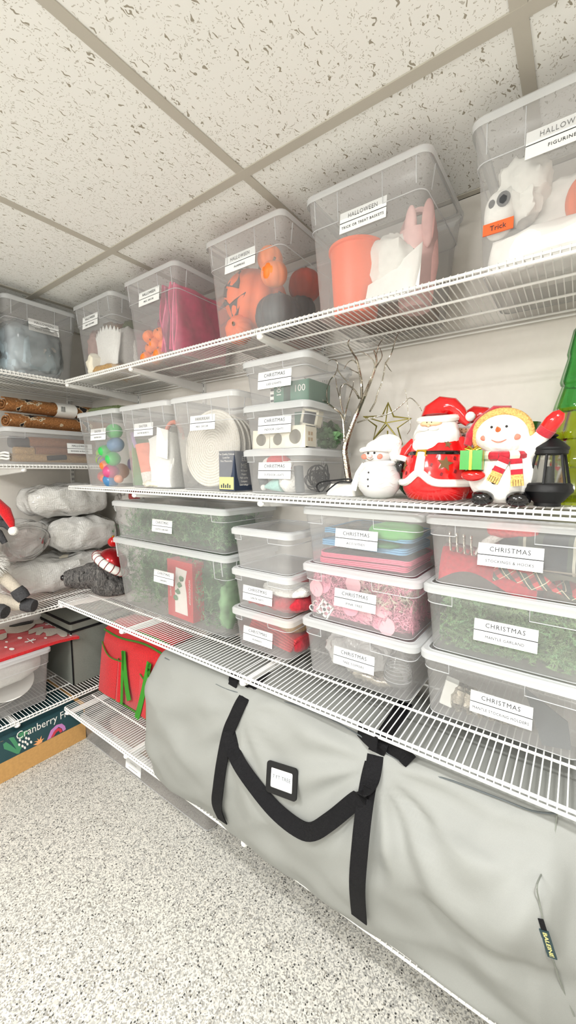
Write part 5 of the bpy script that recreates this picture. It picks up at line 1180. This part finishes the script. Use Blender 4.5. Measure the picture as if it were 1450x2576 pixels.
# --- ceramic snowman with gift and lantern
sn = thing('snowman_figurine', 'white snowman figurine with hood, scarf and green gift', 'figurine', (-.131, .925, ZM + .0006))
bd = MB(); bd.ball((0, 0, .058), (.063, .048, .057), 26, 18, e=.9); bd.ball((0, 0, .020), (.044, .038, .020), 20, 12); bd.ball((-.002, -.008, .137), (.050, .042, .043), 24, 16)
bd.tube([(.036, -.008, .094), (.048, -.014, .108), (.062, -.020, .126), (.071, -.024, .138)], [.018, .0165, .0145, .0135], 14)
bd.tube([(-.040, -.012, .092), (-.052, -.028, .078), (-.046, -.042, .066)], [.017, .016, .014], 14)
fuse(bd, .0028, 3).build('body', 'white_clay', sn, angle=180)
MB().tube([(-.002 + .049 * math.sin(a), -.012 - .003 * math.cos(a), .140 + .044 * math.cos(a)) for a in [-2.15 + 4.3 * i / 36 for i in range(37)]], .0085, 10).build('hood_trim', 'tan_wool', sn)
MB().tube([(.006, .004, .176), (-.018, .004, .180), (-.044, -.002, .164), (-.060, -.008, .140), (-.066, -.012, .120)], [.022, .021, .015, .012, .008], 14).build('hood', 'red_velvet', sn)
MB().ball((-.002, .010, .144), (.047, .036, .042), 24, 14).build('hood_back', 'red_velvet', sn)
MB().tube([(-.004, -.047, .146), (-.003, -.066, .150)], [.0055, .0012], 10).build('carrot_nose', 'carrot', sn)
for x in (-.016, .010): MB().ball((x, -.0465, .152), .0026, 8, 6).build('eye', 'black_gloss', sn)
MB().tube([(-.020 + .036 * i / 10, -.0500 + .030 * abs(i / 10 - .5) ** 2, .131 - .0085 * math.sin(PI * i / 10)) for i in range(11)], .0012, 6).build('mouth', 'blush', sn)
for x in (-.028, .026): MB().ball((x, -.0405, .132), (.0085, .003, .006), 12, 8).build('cheek', 'blush', sn)
for i in range(10):
    a0 = -1.9 + 3.8 * i / 10; pts = [(.043 * math.sin(a), -.004 - .040 * math.cos(a), .099 - .003 * math.cos(a)) for a in [a0 + .38 * j / 4 for j in range(5)]]
    MB().tube(pts, .0092, 8).build('scarf_band', 'red_velvet' if i % 3 else 'cream', sn)
for tx, tz, rot_ in ((.012, .092, .42), (.030, .090, -.10)):
    for j in range(4):
        M_ = Matrix.Translation((tx, -.050 - .001 * (tx < .02), tz)) @ Matrix.Rotation(rot_, 4, 'Y')
        MB().box(-.010, .010, -.0035, .0035, -.010 * (j + 1), -.010 * j, M_).build('scarf_tail', ['red_velvet', 'cream', 'red_velvet', 'tan_wool'][j], sn, False)
    for j in range(5): MB().box(-.011 + j * .0045, -.0075 + j * .0045, -.003, .003, -.052, -.040, Matrix.Translation((tx, -.051, tz)) @ Matrix.Rotation(rot_, 4, 'Y')).build('fringe', 'tan_wool', sn, False)
for z, y in ((.068, -.0465), (.046, -.0475)): MB().ball((-.006, y - .002, z), (.0052, .0034, .0052), 12, 8).build('button', 'black_matte', sn)
MB().tube([(.069, -.023, .136), (.077, -.027, .147)], [.0150, .0155], 14).build('mitten_cuff', 'red_velvet', sn)
MB().tube([(.076, -.026, .147), (.084, -.030, .158), (.092, -.033, .168), (.097, -.034, .174)], [.0145, .0150, .0125, .006], 14).build('raised_mitten', 'red_gloss', sn)
MB().ball((-.044, -.054, .058), (.023, .014, .012), 18, 12).build('lower_mitten', 'red_gloss', sn)
gp = MB().box(-.066, -.026, -.072, -.040, .069, .107).build('gift', 'gift_green', sn, False)
MB().box(-.0485, -.0435, -.073, -.039, .0685, .1078).build('ribbon', 'gold', gp, False); MB().box(-.0265, -.0255, -.059, -.053, .069, .107).build('ribbon', 'gold', gp, False)
for s in (-1, 1): MB().tube([(-.046, -.056, .108), (-.046 + s * .008, -.056, .115), (-.046 + s * .015, -.056, .111), (-.046 + s * .006, -.056, .108)], .0025, 6).build('bow_loop', 'gold', gp)
for s in (-1, 1): MB().ball((s * .032 + .004, -.036, .0125), (.022, .024, .0155), 18, 12, e=.9).build('boot', 'black_gloss', sn)
# lantern
ln = thing('lantern', 'black lantern with glass panes below the snowman mitten', 'lantern', (-.049, .915, ZM + .0006))
MB().lathe([(.020, 0), (.020, .006), (.024, .010), (.033, .022), (.0365, .026), (.0365, .030), (.035, .034), (.035, .038), (.032, .041)], 32).build('base', 'black_matte', ln, angle=30)
for k in range(6):
    a = 2 * PI * k / 6 + .35; MB().tube([(.031 * math.cos(a), .031 * math.sin(a), .040), (.0215 * math.cos(a), .0215 * math.sin(a), .092)], .0023, 6).build('post', 'black_matte', ln)
    b = a + 2 * PI / 6; q0, q1 = .0300, .0205
    MB().add([(q0 * math.cos(a), q0 * math.sin(a), .041), (q0 * math.cos(b), q0 * math.sin(b), .041), (q1 * math.cos(b), q1 * math.sin(b), .092), (q1 * math.cos(a), q1 * math.sin(a), .092)], [(0, 1, 2, 3)]).build('pane', 'lantern_glass', ln, False)
MB().tube([(0, 0, .04), (0, 0, .07)], [.006, .004], 10).build('bulb_stem', 'black_matte', ln)
MB().lathe([(.022, .090), (.0255, .092), (.0255, .098), (.0270, .100), (.0270, .103), (.019, .111), (.010, .118), (.006, .120), (.010, .123), (.010, .1245), (.004, .128), (.002, .133)], 32).build('roof', 'black_matte', ln, angle=30)
MB().tube([(.0045 * math.cos(a), 0, .136 + .0045 * math.sin(a)) for a in [2 * PI * i / 16 for i in range(16)]], .0011, 6, closed=True).build('hanger_ring', 'black_matte', ln)
ln.scale = (1.12, 1.12, 1.08)
# glass tree
gt = thing('glass_tree', 'tall green glass tree at the right end of the middle shelf', 'glass tree', (-.004, 1.035, ZM + .0006))
prof = [(.075, 0), (.075, .006), (.05, .012)]
for k in range(6):
    z0 = .02 + .056 * k; r0 = .078 - .0088 * k; prof += [(r0 * .96, z0), (r0, z0 + .006), (r0 * .96, z0 + .016), (r0 * .80, z0 + .046), (r0 * .76, z0 + .054)]
low = [p for p in prof if p[1] < .20]; hi = [p for p in prof if p[1] >= .18] + [(.012, .37), (.004, .385)]
sc_ = lambda a, z: 1 + .03 * math.cos(a * 10)
MB().lathe(low, 60, fn=sc_, cap=False).build('lower_tiers', 'olive_glass', gt); MB().lathe(hi, 60, fn=sc_, cap=False).build('upper_tiers', 'green_glass', gt)
# glass snowman
gs = thing('glass_snowman', 'frosted glass snowman with white knit hat beside the Santa', 'figurine', (-.398, .925, ZM + .0006))
clear('frosted_glass', (252, 252, 250), .9, .1, 1.2, .25)
MB().lathe([(.022, 0), (.036, .006), (.048, .022), (.0525, .042), (.049, .062), (.038, .078), (.026, .086)], 36).build('belly', 'frosted_glass', gs)
for k in range(5):
    MB().tube([(interp([(.048, .022), (.0525, .042), (.049, .062), (.038, .078)], .03 + .009 * k) * math.sin(a) * 1.004, -interp([(.048, .022), (.0525, .042), (.049, .062), (.038, .078)], .03 + .009 * k) * math.cos(a) * 1.004, .030 + .009 * k + .003 * math.sin(9 * a + k)) for a in [-1.2 + 2.4 * i / 30 for i in range(31)]], .0006, 4).build('swirl', 'white_gloss', gs)
MB().ball((-.004, -.004, .104), (.036, .033, .028), 24, 16).build('head', 'frosted_glass', gs)
hb = MB(); hb.ball((.004, .004, .122), (.041, .037, .022), 20, 12); hb.ball((.018, .004, .132), (.034, .03, .022), 20, 12); hb.ball((.038, .002, .112), (.016, .02, .026), 14, 10)
fuse(hb, .003, 3).build('knit_hat', 'white_fur', gs, angle=180)
MB().tube([(-.004 + .039 * math.sin(a), -.003 - .036 * math.cos(a), .117 + .001 * math.cos(a * 3)) for a in [2 * PI * i / 32 for i in range(32)]], .006, 8, closed=True).build('hat_cuff', 'white_fur', gs)
for x in (-.012, .004): MB().ball((x - .002, -.0365, .108), .0028, 8, 6).build('eye', 'black_gloss', gs)
MB().ball((-.008, -.039, .101), (.006, .005, .005), 14, 8).build('nose', 'pale_pink', gs)
for x in (-.026, .012): MB().ball((x, -.031, .100), (.0085, .004, .0065), 12, 8).build('cheek', 'blush', gs)
MB().tube([(-.016 + .016 * i / 8, -.0405 + .0004 * i, .095 - .004 * math.sin(PI * i / 8)) for i in range(9)], .0008, 5).build('mouth', 'stem_brown', gs)
MB().tube([(.034 * math.sin(a), -.033 * math.cos(a), .082 + .002 * math.sin(a)) for a in [2 * PI * i / 32 for i in range(32)]], .0068, 8, closed=True).build('scarf', 'white_cloth', gs)
MB().ribbon([(-.032, -.016, .082), (-.044, -.024, .060), (-.052, -.028, .034), (-.056, -.028, .018)], (1, .6, 0), .015, .005).build('scarf_tail', 'white_cloth', gs)
for z in (.062, .046, .030): MB().ball((-.006, -interp([(.048, .022), (.0525, .042), (.049, .062), (.038, .078)], z), z), (.0024, .0018, .0024), 8, 6).build('button', 'black_gloss', gs)
# small figures half hidden at the back
gh = thing('top_hat_figure', 'small snowman in a glossy green top hat behind the hooded snowman', 'figurine', (-.112, 1.07, ZM + .0006))
MB().ball((0, 0, .06), (.045, .04, .06), 20, 14).build('body', 'white_gloss', gh); MB().ball((0, 0, .13), (.034, .032, .03), 18, 12).build('head', 'white_gloss', gh)
MB().lathe([(.045, .148), (.046, .152), (.034, .154), (.03, .158), (.032, .172), (.034, .176), (.0, .177)], 28).build('hat', 'green_hat', gh)
gh2 = thing('top_hat_figure', 'smaller green top hat figure right of the first one', 'figurine', (-.076, 1.10, ZM + .0006))
MB().ball((0, 0, .05), (.034, .032, .055), 20, 14).build('body', 'white_gloss', gh2); MB().ball((0, 0, .118), (.026, .025, .025), 18, 12).build('head', 'white_gloss', gh2); MB().lathe([(.036, .134), (.037, .137), (.026, .139), (.023, .143), (.024, .158), (.0, .160)], 28).build('hat', 'green_hat', gh2)
mg = thing('candy_cane_mug', 'white mug with a red rope handle behind the lantern', 'mug', (-.086, 1.00, ZM + .0006))
MB().lathe([(.02, 0), (.03, .004), (.034, .05), (.036, .09), (.033, .09), (.028, .01)], 28).build('cup', 'white_gloss', mg)
MB().tube([(.034 + .020 * math.sin(a), -.01, .05 + .032 * math.cos(a)) for a in [PI * i / 14 for i in range(15)]], .005, 8).build('handle', 'red_gloss', mg)
MB().ball((.010, -.033, .03), (.006, .003, .006), 10, 6).build('berry', 'red_gloss', mg)
do = thing('dark_ornament', 'dark green glass ornament between the glass snowman and Santa', 'ornament', (-.362, 1.045, ZM + .0006)); MB().ball((0, 0, .06), (.042, .04, .058), 20, 14, amp=.004, freq=60).build('globe', 'green_hat', do); MB().lathe([(.01, .115), (.01, .125)], 12).build('cap', 'gold', do)
# gold palm leaves
pl_ = thing('gold_palm', 'olive gold palm leaf ornament behind the glass snowman', 'ornament', (-.452, 1.02, ZM + .0006))
MB().tube([(0, 0, 0), (0, 0, .08), (.006, -.004, .115)], .0025, 6).build('stem', 'olive_metal', pl_)
for s in (-1, 1):
    for k in range(9):
        a = R(-20 + 28 * k); b = Vector((.006, -.004, .115)); d = Vector((s * math.cos(a) * .9, -.3, math.sin(a) * (1 if k < 6 else .6)))
        e = b + d * (.036 - .0012 * k); MB().ribbon([b, b.lerp(e, .5) + Vector((0, 0, .006)), e + Vector((0, 0, -.006))], (0, 1, .3), .005, .001).build('leaf', 'olive_metal', pl_, False)
# gold wire star
st = thing('wire_star', 'olive gold wire star standing behind the glass snowman', 'star', (-.430, 1.10, ZM + .0006)); so = Vector(st.location)
S_ = [(977, 1013), (991, 1048), (1035, 1053), (1001, 1076), (1013, 1118), (975, 1068), (940, 1105), (948, 1072), (915, 1048), (962, 1047)]
fp = [aty(u, v, 1.075) - so for u, v in S_]
MB().tube(fp, .0026, 6, closed=True).build('star_wire', 'olive_metal', st)
mid = sum(fp, Vector()) / len(fp)
for k in range(0, 10, 2): MB().tube([fp[k], mid + Vector((0, -.012, 0))], .0016, 5).build('spoke', 'olive_metal', st)
MB().tube([mid + Vector((0, .004, -.02)), (mid.x, mid.y + .006, .0)], .0022, 6).build('stand', 'olive_metal', st)
# --- silver twig tree
tt = thing('twig_tree', 'silver twig tree on a white base beside the lights bins', 'twig tree', (-.515, .975, ZM + .0006)); to = Vector(tt.location)
MB().rings([rr(-.045, .045, -.035, .035, .008, z, 3) if i == 0 else rr(-.036, .036, -.028, .028, .01, z, 3) for i, z in ((0, 0), (1, .030), (1, .031))]).build('base', 'white_gloss', tt, angle=30)
def tw(px, r0, r1, name='branch', jit=.0, y=.975):
    n = len(px); P_ = [aty(u, v, y + (jit * math.sin(i * 1.7 + u) if i else 0)) - to for i, (u, v) in enumerate(px)]
    sp = smoothp(P_, 3); k = len(sp); MB().tube(sp, [r0 + (r1 - r0) * i / (k - 1) for i in range(k)], 7).build(name, 'silver', tt)
tw([(879, 1213), (873, 1170), (868, 1135), (872, 1112)], .0095, .0078, 'trunk')
tw([(870, 1118), (885, 1075), (903, 1030), (918, 995), (932, 960), (943, 930), (948, 905), (942, 882)], .0075, .0022, 'branch', .02)
tw([(867, 1118), (866, 1080), (860, 1045), (842, 1028), (818, 1010), (796, 1000), (791, 985), (783, 966), (766, 950)], .004, .0014, 'branch', .015)
tw([(911, 1003), (910, 965), (905, 935), (898, 905), (886, 885), (876, 865), (880, 855)], .0045, .0014, 'branch', .02)
tw([(904, 1002), (895, 985), (882, 972), (868, 965), (860, 975)], .0028, .0012, 'twig', .02)
tw([(866, 1060), (872, 1030), (880, 1000), (888, 975), (890, 960)], .0024, .001, 'twig', .02)
tw([(864, 1040), (858, 1015), (856, 990), (858, 972), (870, 966)], .0024, .001, 'twig', .02)
tw([(824, 1012), (822, 985), (832, 955), (842, 945), (850, 925), (847, 908), (835, 904), (820, 915)], .0022, .0009, 'twig', .02)
tw([(855, 1000), (848, 975), (845, 950)], .0018, .0009, 'twig', .02)
tw([(850, 930), (860, 945), (876, 962)], .0018, .001, 'twig')
tw([(905, 940), (895, 935), (880, 928)], .0018, .0009, 'twig', .02)
tw([(899, 915), (888, 906), (876, 912), (866, 928)], .0018, .0008, 'twig', .02)
tw([(946, 925), (958, 905), (962, 893), (956, 875)], .002, .0008, 'twig', .02)
tw([(945, 930), (940, 908), (925, 893), (905, 884)], .002, .0008, 'twig', .02)
tw([(946, 900), (952, 872), (960, 858), (968, 848)], .0018, .0008, 'twig', .02)
tw([(931, 1035), (945, 1010), (950, 990), (962, 960), (970, 915)], .0024, .0014, 'branch', .015)
tw([(970, 915), (985, 890), (994, 860), (1003, 838)], .002, .0009, 'twig', .02)
tw([(970, 912), (980, 928), (986, 935)], .0014, .0007, 'twig', .02)
tw([(900, 1063), (920, 1056), (950, 1048), (985, 1038), (1015, 1015), (1032, 1001), (1050, 1015), (1062, 1034)], .0022, .001, 'branch', .01)
tw([(1020, 980), (1025, 1010), (1028, 1045), (1034, 1075), (1025, 1092)], .0009, .0007, 'twig', .0)
cp = [aty(u, v, .93) for u, v in ((805, 1238), (798, 1228), (800, 1218), (815, 1211), (845, 1208), (870, 1205), (885, 1207), (880, 1213), (855, 1212), (835, 1225), (822, 1237))]
solo('lamp_cord', MB().tube(smoothp([p + Vector((0, .0, 0)) for p in cp], 4), .0022, 6), 'black_matte', 'black power cord looped over the white twig tree base', 'cord', (cp[0].x, cp[0].y, ZM + .001))

# ================================================================== left low shelf: bundles, reindeer, dog
for k, (c_, r_, sd, lb) in enumerate((((-2.035, .89, ZLL + .092), (.135, .245, .085), 3, 'bubble wrapped bundle at the bottom of the pile'), ((-2.04, .99, ZLL + .262), (.13, .17, .085), 5, 'bubble wrapped bundle in the middle of the pile at the right'), ((-2.03, .715, ZLL + .262), (.12, .108, .085), 8, 'bubble wrapped bundle with something red inside at the left'), ((-2.05, .95, ZLL + .428), (.125, .195, .075), 11, 'bubble wrapped bundle on top of the pile'))):
    crumple('bubble_wrap_bundle', lb, 'bundle', c_, r_, 'bubble_wrap', sd, .026, 8, .66, 'bubble wrapped bundles', 110, 64)
    if k != 2: crumple('wrapped_item', ['pale item inside the bottom bundle', 'pale item inside the middle right bundle', '', 'pale item inside the top bundle'][k], 'item', c_, tuple(q * .80 for q in r_), 'cream', sd + 1, .02, 9, .62, 'wrapped items', 40, 24)
crumple('wrapped_item', 'dull red item inside the left bundle', 'item', (-2.0, .735, ZLL + .27), (.075, .07, .05), 'red_velvet', 9, .01, 14, .7, 'wrapped items')
crumple('wrapped_item', 'pinkish cloth item beside the dull red item', 'item', (-2.02, .66, ZLL + .262), (.08, .05, .06), 'mauve_cloth', 10, .01, 14, .7, 'wrapped items')
MBt = MB().tube([(-1.915 + .02 * math.sin(a * 2), .722 + .082 * math.cos(a), ZLL + .262 + .066 * math.sin(a)) for a in [2 * PI * i / 40 for i in range(40)]], .006, 6, closed=True)
solo('wrap_edge', MBt, 'bag_film', 'folded film edge ringing the left bundle end', 'film', (-1.915, .722, ZLL + .2))
for c_, r_, lb in (((-1.83, 1.06, ZLL + .225), .026, 'red glass bauble beside the bundles in the corner'), ((-1.70, 1.10, ZM - .055), .028, 'red glass bauble under the middle shelf by the wall')):
    t = thing('glass_bauble', lb, 'bauble', c_, group='red glass baubles'); MB().ball((0, 0, 0), r_, 20, 14).build('globe', 'red_gloss', t); MB().lathe([(.006, r_ - .001), (.006, r_ + .006)], 10).build('cap', 'gold', t)
V, F = needle_mass(-1.70, -1.555, .98, 1.15, ZL + .003, ZL + .31, 120, .022, .0012, 24, 55, stemlen=.06)
mb = MB(); mb.v = V; mb.f = F; o = solo('garland_tuft', mb, 'pine', 'green garland tuft behind the dog bust in the corner', 'garland', (-1.63, 1.06, ZL + .002), smooth=False, recalc=False); o['kind'] = 'stuff'
crumple('film_bag', 'crumpled clear film bag hanging in the corner above the garland', 'bag', (-1.72, 1.09, ZM - .13), (.07, .06, .10), 'bag_film', 15, .03, 16, .8)
# dog bust
dg = thing('dog_bust', 'black dog head bust in a red cap with a striped white band', 'dog bust', (-1.672, .925, ZL + .0006), R(-35))
hd_ = MB(); hd_.ball((0, .02, .036), (.062, .075, .040), 24, 14); hd_.ball((0, .03, .018), (.058, .072, .020), 20, 10); hd_.ball((0, -.01, .088), (.056, .068, .056), 24, 16); hd_.tube([(0, -.03, .088), (0, -.08, .084), (0, -.120, .080), (0, -.146, .079)], [.048, .042, .037, .029], 18); hd_.tube([(0, -.06, .062), (0, -.105, .060), (0, -.128, .062)], [.030, .024, .014], 14); hd_.ball((0, -.055, .116), (.036, .026, .020), 14, 10)
for s in (-1, 1): hd_.ball((s * .056, .0, .082), (.014, .030, .046), 14, 10, Matrix.Rotation(s * .2, 4, 'X')); hd_.ball((s * .050, .02, .045), (.016, .03, .03), 14, 10)
hm = fuse(hd_, .0042, 3); hm.v = [tuple(Vector(p) + Vector(p).normalized() * (.0022 * noise.noise(Vector((p[0] * 160, p[1] * 60, p[2] * 160))))) if p[2] > .004 else p for p in hm.v]
hm.build('head', 'dog_fur', dg, angle=180)
MB().ball((0, -.150, .085), (.015, .011, .012), 14, 10).build('nose', 'black_gloss', dg)
for s in (-1, 1): MB().ball((s * .034, -.072, .106), (.006, .005, .006), 10, 8).build('eye', 'black_gloss', dg)
Mh = Matrix.Translation((0, .022, .128)) @ Matrix.Rotation(R(-36), 4, 'X')
MB().tube([(.066 * math.cos(a), .062 * math.sin(a), 0) for a in [2 * PI * i / 48 for i in range(48)]], .017, 12, Mh, closed=True).build('cap_band', 'white_gloss', dg)
for k in range(18):
    a = 2 * PI * (k + .5) / 18; c_ = Vector((.066 * math.cos(a), .062 * math.sin(a), 0)); d_ = Vector((math.cos(a), math.sin(a), 0))
    MB().tube([c_ + (d_ * math.cos(b) + Vector((0, 0, 1)) * math.sin(b)) * .0172 for b in [-1.5 + 3.0 * i / 8 for i in range(9)]], .0016, 5, Mh).build('band_stripe', 'dark_red', dg)
MB().ball((0, 0, .012), (.062, .058, .050), 26, 16, Mh).build('cap', 'red_metal', dg)
MB().ball((0, .062, .036), .018, 14, 10, Mh, amp=.002, freq=120).build('pompom', 'white_fur', dg)
dg.scale = (1.1, 1.1, 1.1)
# reindeer plush sitting on the shelf front
rd_ = thing('reindeer_plush', 'sitting reindeer plush with a red hat and dark hooves at the left edge', 'plush toy', (-1.86, .505, ZLL + .001), R(62)); rq = Vector(rd_.location); Ri = Matrix.Rotation(-R(62), 3, 'Z')
def rl(p): return Ri @ (Vector(p) - rq)
bd = MB()
for c_, r_ in (((-1.88, .49, .745), (.085, .085, .09)), ((-1.87, .50, .84), (.075, .075, .08)), ((-1.86, .50, .96), (.062, .058, .06)), ((-1.80, .515, .935), (.05, .036, .034))): bd.ball(rl(c_), r_, 20, 14)
for pts, rad in (([(-1.84, .545, .86), (-1.795, .59, .80), (-1.765, .618, .755)], [.030, .024, .021]), ([(-1.85, .55, .72), (-1.80, .60, .70), (-1.765, .64, .692)], [.036, .028, .022]), ([(-1.84, .46, .86), (-1.79, .47, .79), (-1.765, .475, .745)], [.030, .024, .021]), ([(-1.85, .48, .71), (-1.79, .53, .70), (-1.765, .545, .698)], [.036, .028, .022])): bd.tube([rl(p) for p in pts], rad, 14)
fuse(bd, .006, 4).build('body', 'plush', rd_, angle=180)
for p0, p1 in (((-1.770, .613, .762), (-1.750, .632, .722)), ((-1.775, .632, .694), (-1.735, .660, .688)), ((-1.77, .474, .752), (-1.752, .48, .715)), ((-1.772, .540, .698), (-1.735, .560, .690))):
    MB().tube([rl(p0), rl(Vector(p0).lerp(Vector(p1), .5)), rl(p1)], [.024, .028, .024], 14).build('hoof', 'hoof', rd_)
V = []; F = []; rgn = np.random.default_rng(5)
fc = Vector(rl((-1.835, .535, .87)))
for k in range(1500):
    d = Vector(rgn.normal(size=3)); d.normalize(); b = fc + Vector((d.x * .06, d.y * .06, d.z * .055)); s_ = d.orthogonal().normalized() * .0022; tip = b + d * .022 + Vector((0, 0, -.014)); o_ = len(V); V += [tuple(b - s_), tuple(b + s_), tuple(tip)]; F.append((o_, o_ + 1, o_ + 2))
mb = MB(); mb.v = V; mb.f = F; tag(mb.build('chest_fur', 'white_fur', rd_, smooth=False, recalc=False), kind='stuff'); MB().ball(fc, (.06, .06, .055), 18, 12).build('chest', 'white_fur', rd_)
MB().tube([rl(p) for p in ((-1.86, .50, .995), (-1.85, .51, 1.05), (-1.835, .54, 1.095), (-1.81, .575, 1.10), (-1.79, .60, 1.07), (-1.775, .610, 1.03), (-1.768, .613, 1.005))], [.062, .052, .038, .028, .021, .015, .008], 16).build('hat', 'red_felt', rd_)
MB().ball(rl((-1.764, .614, .994)), .0175, 14, 10).build('pompom', 'white_fur', rd_)
for pts in (((-1.85, .53, 1.0), (-1.82, .57, 1.03), (-1.80, .60, 1.055)), ((-1.82, .57, 1.03), (-1.795, .60, 1.02), (-1.785, .612, 1.00)), ((-1.835, .55, 1.015), (-1.81, .58, .985), (-1.80, .595, .945))): MB().tube([rl(p) for p in pts], [.016, .015, .011], 10).build('antler', 'hoof', rd_)
MB().ball(rl((-1.752, .525, .945)), .012, 12, 8).build('nose', 'black_gloss', rd_)
for s in (.49, .545): MB().ball(rl((-1.805, s, .975)), .007, 10, 6).build('eye', 'black_gloss', rd_)
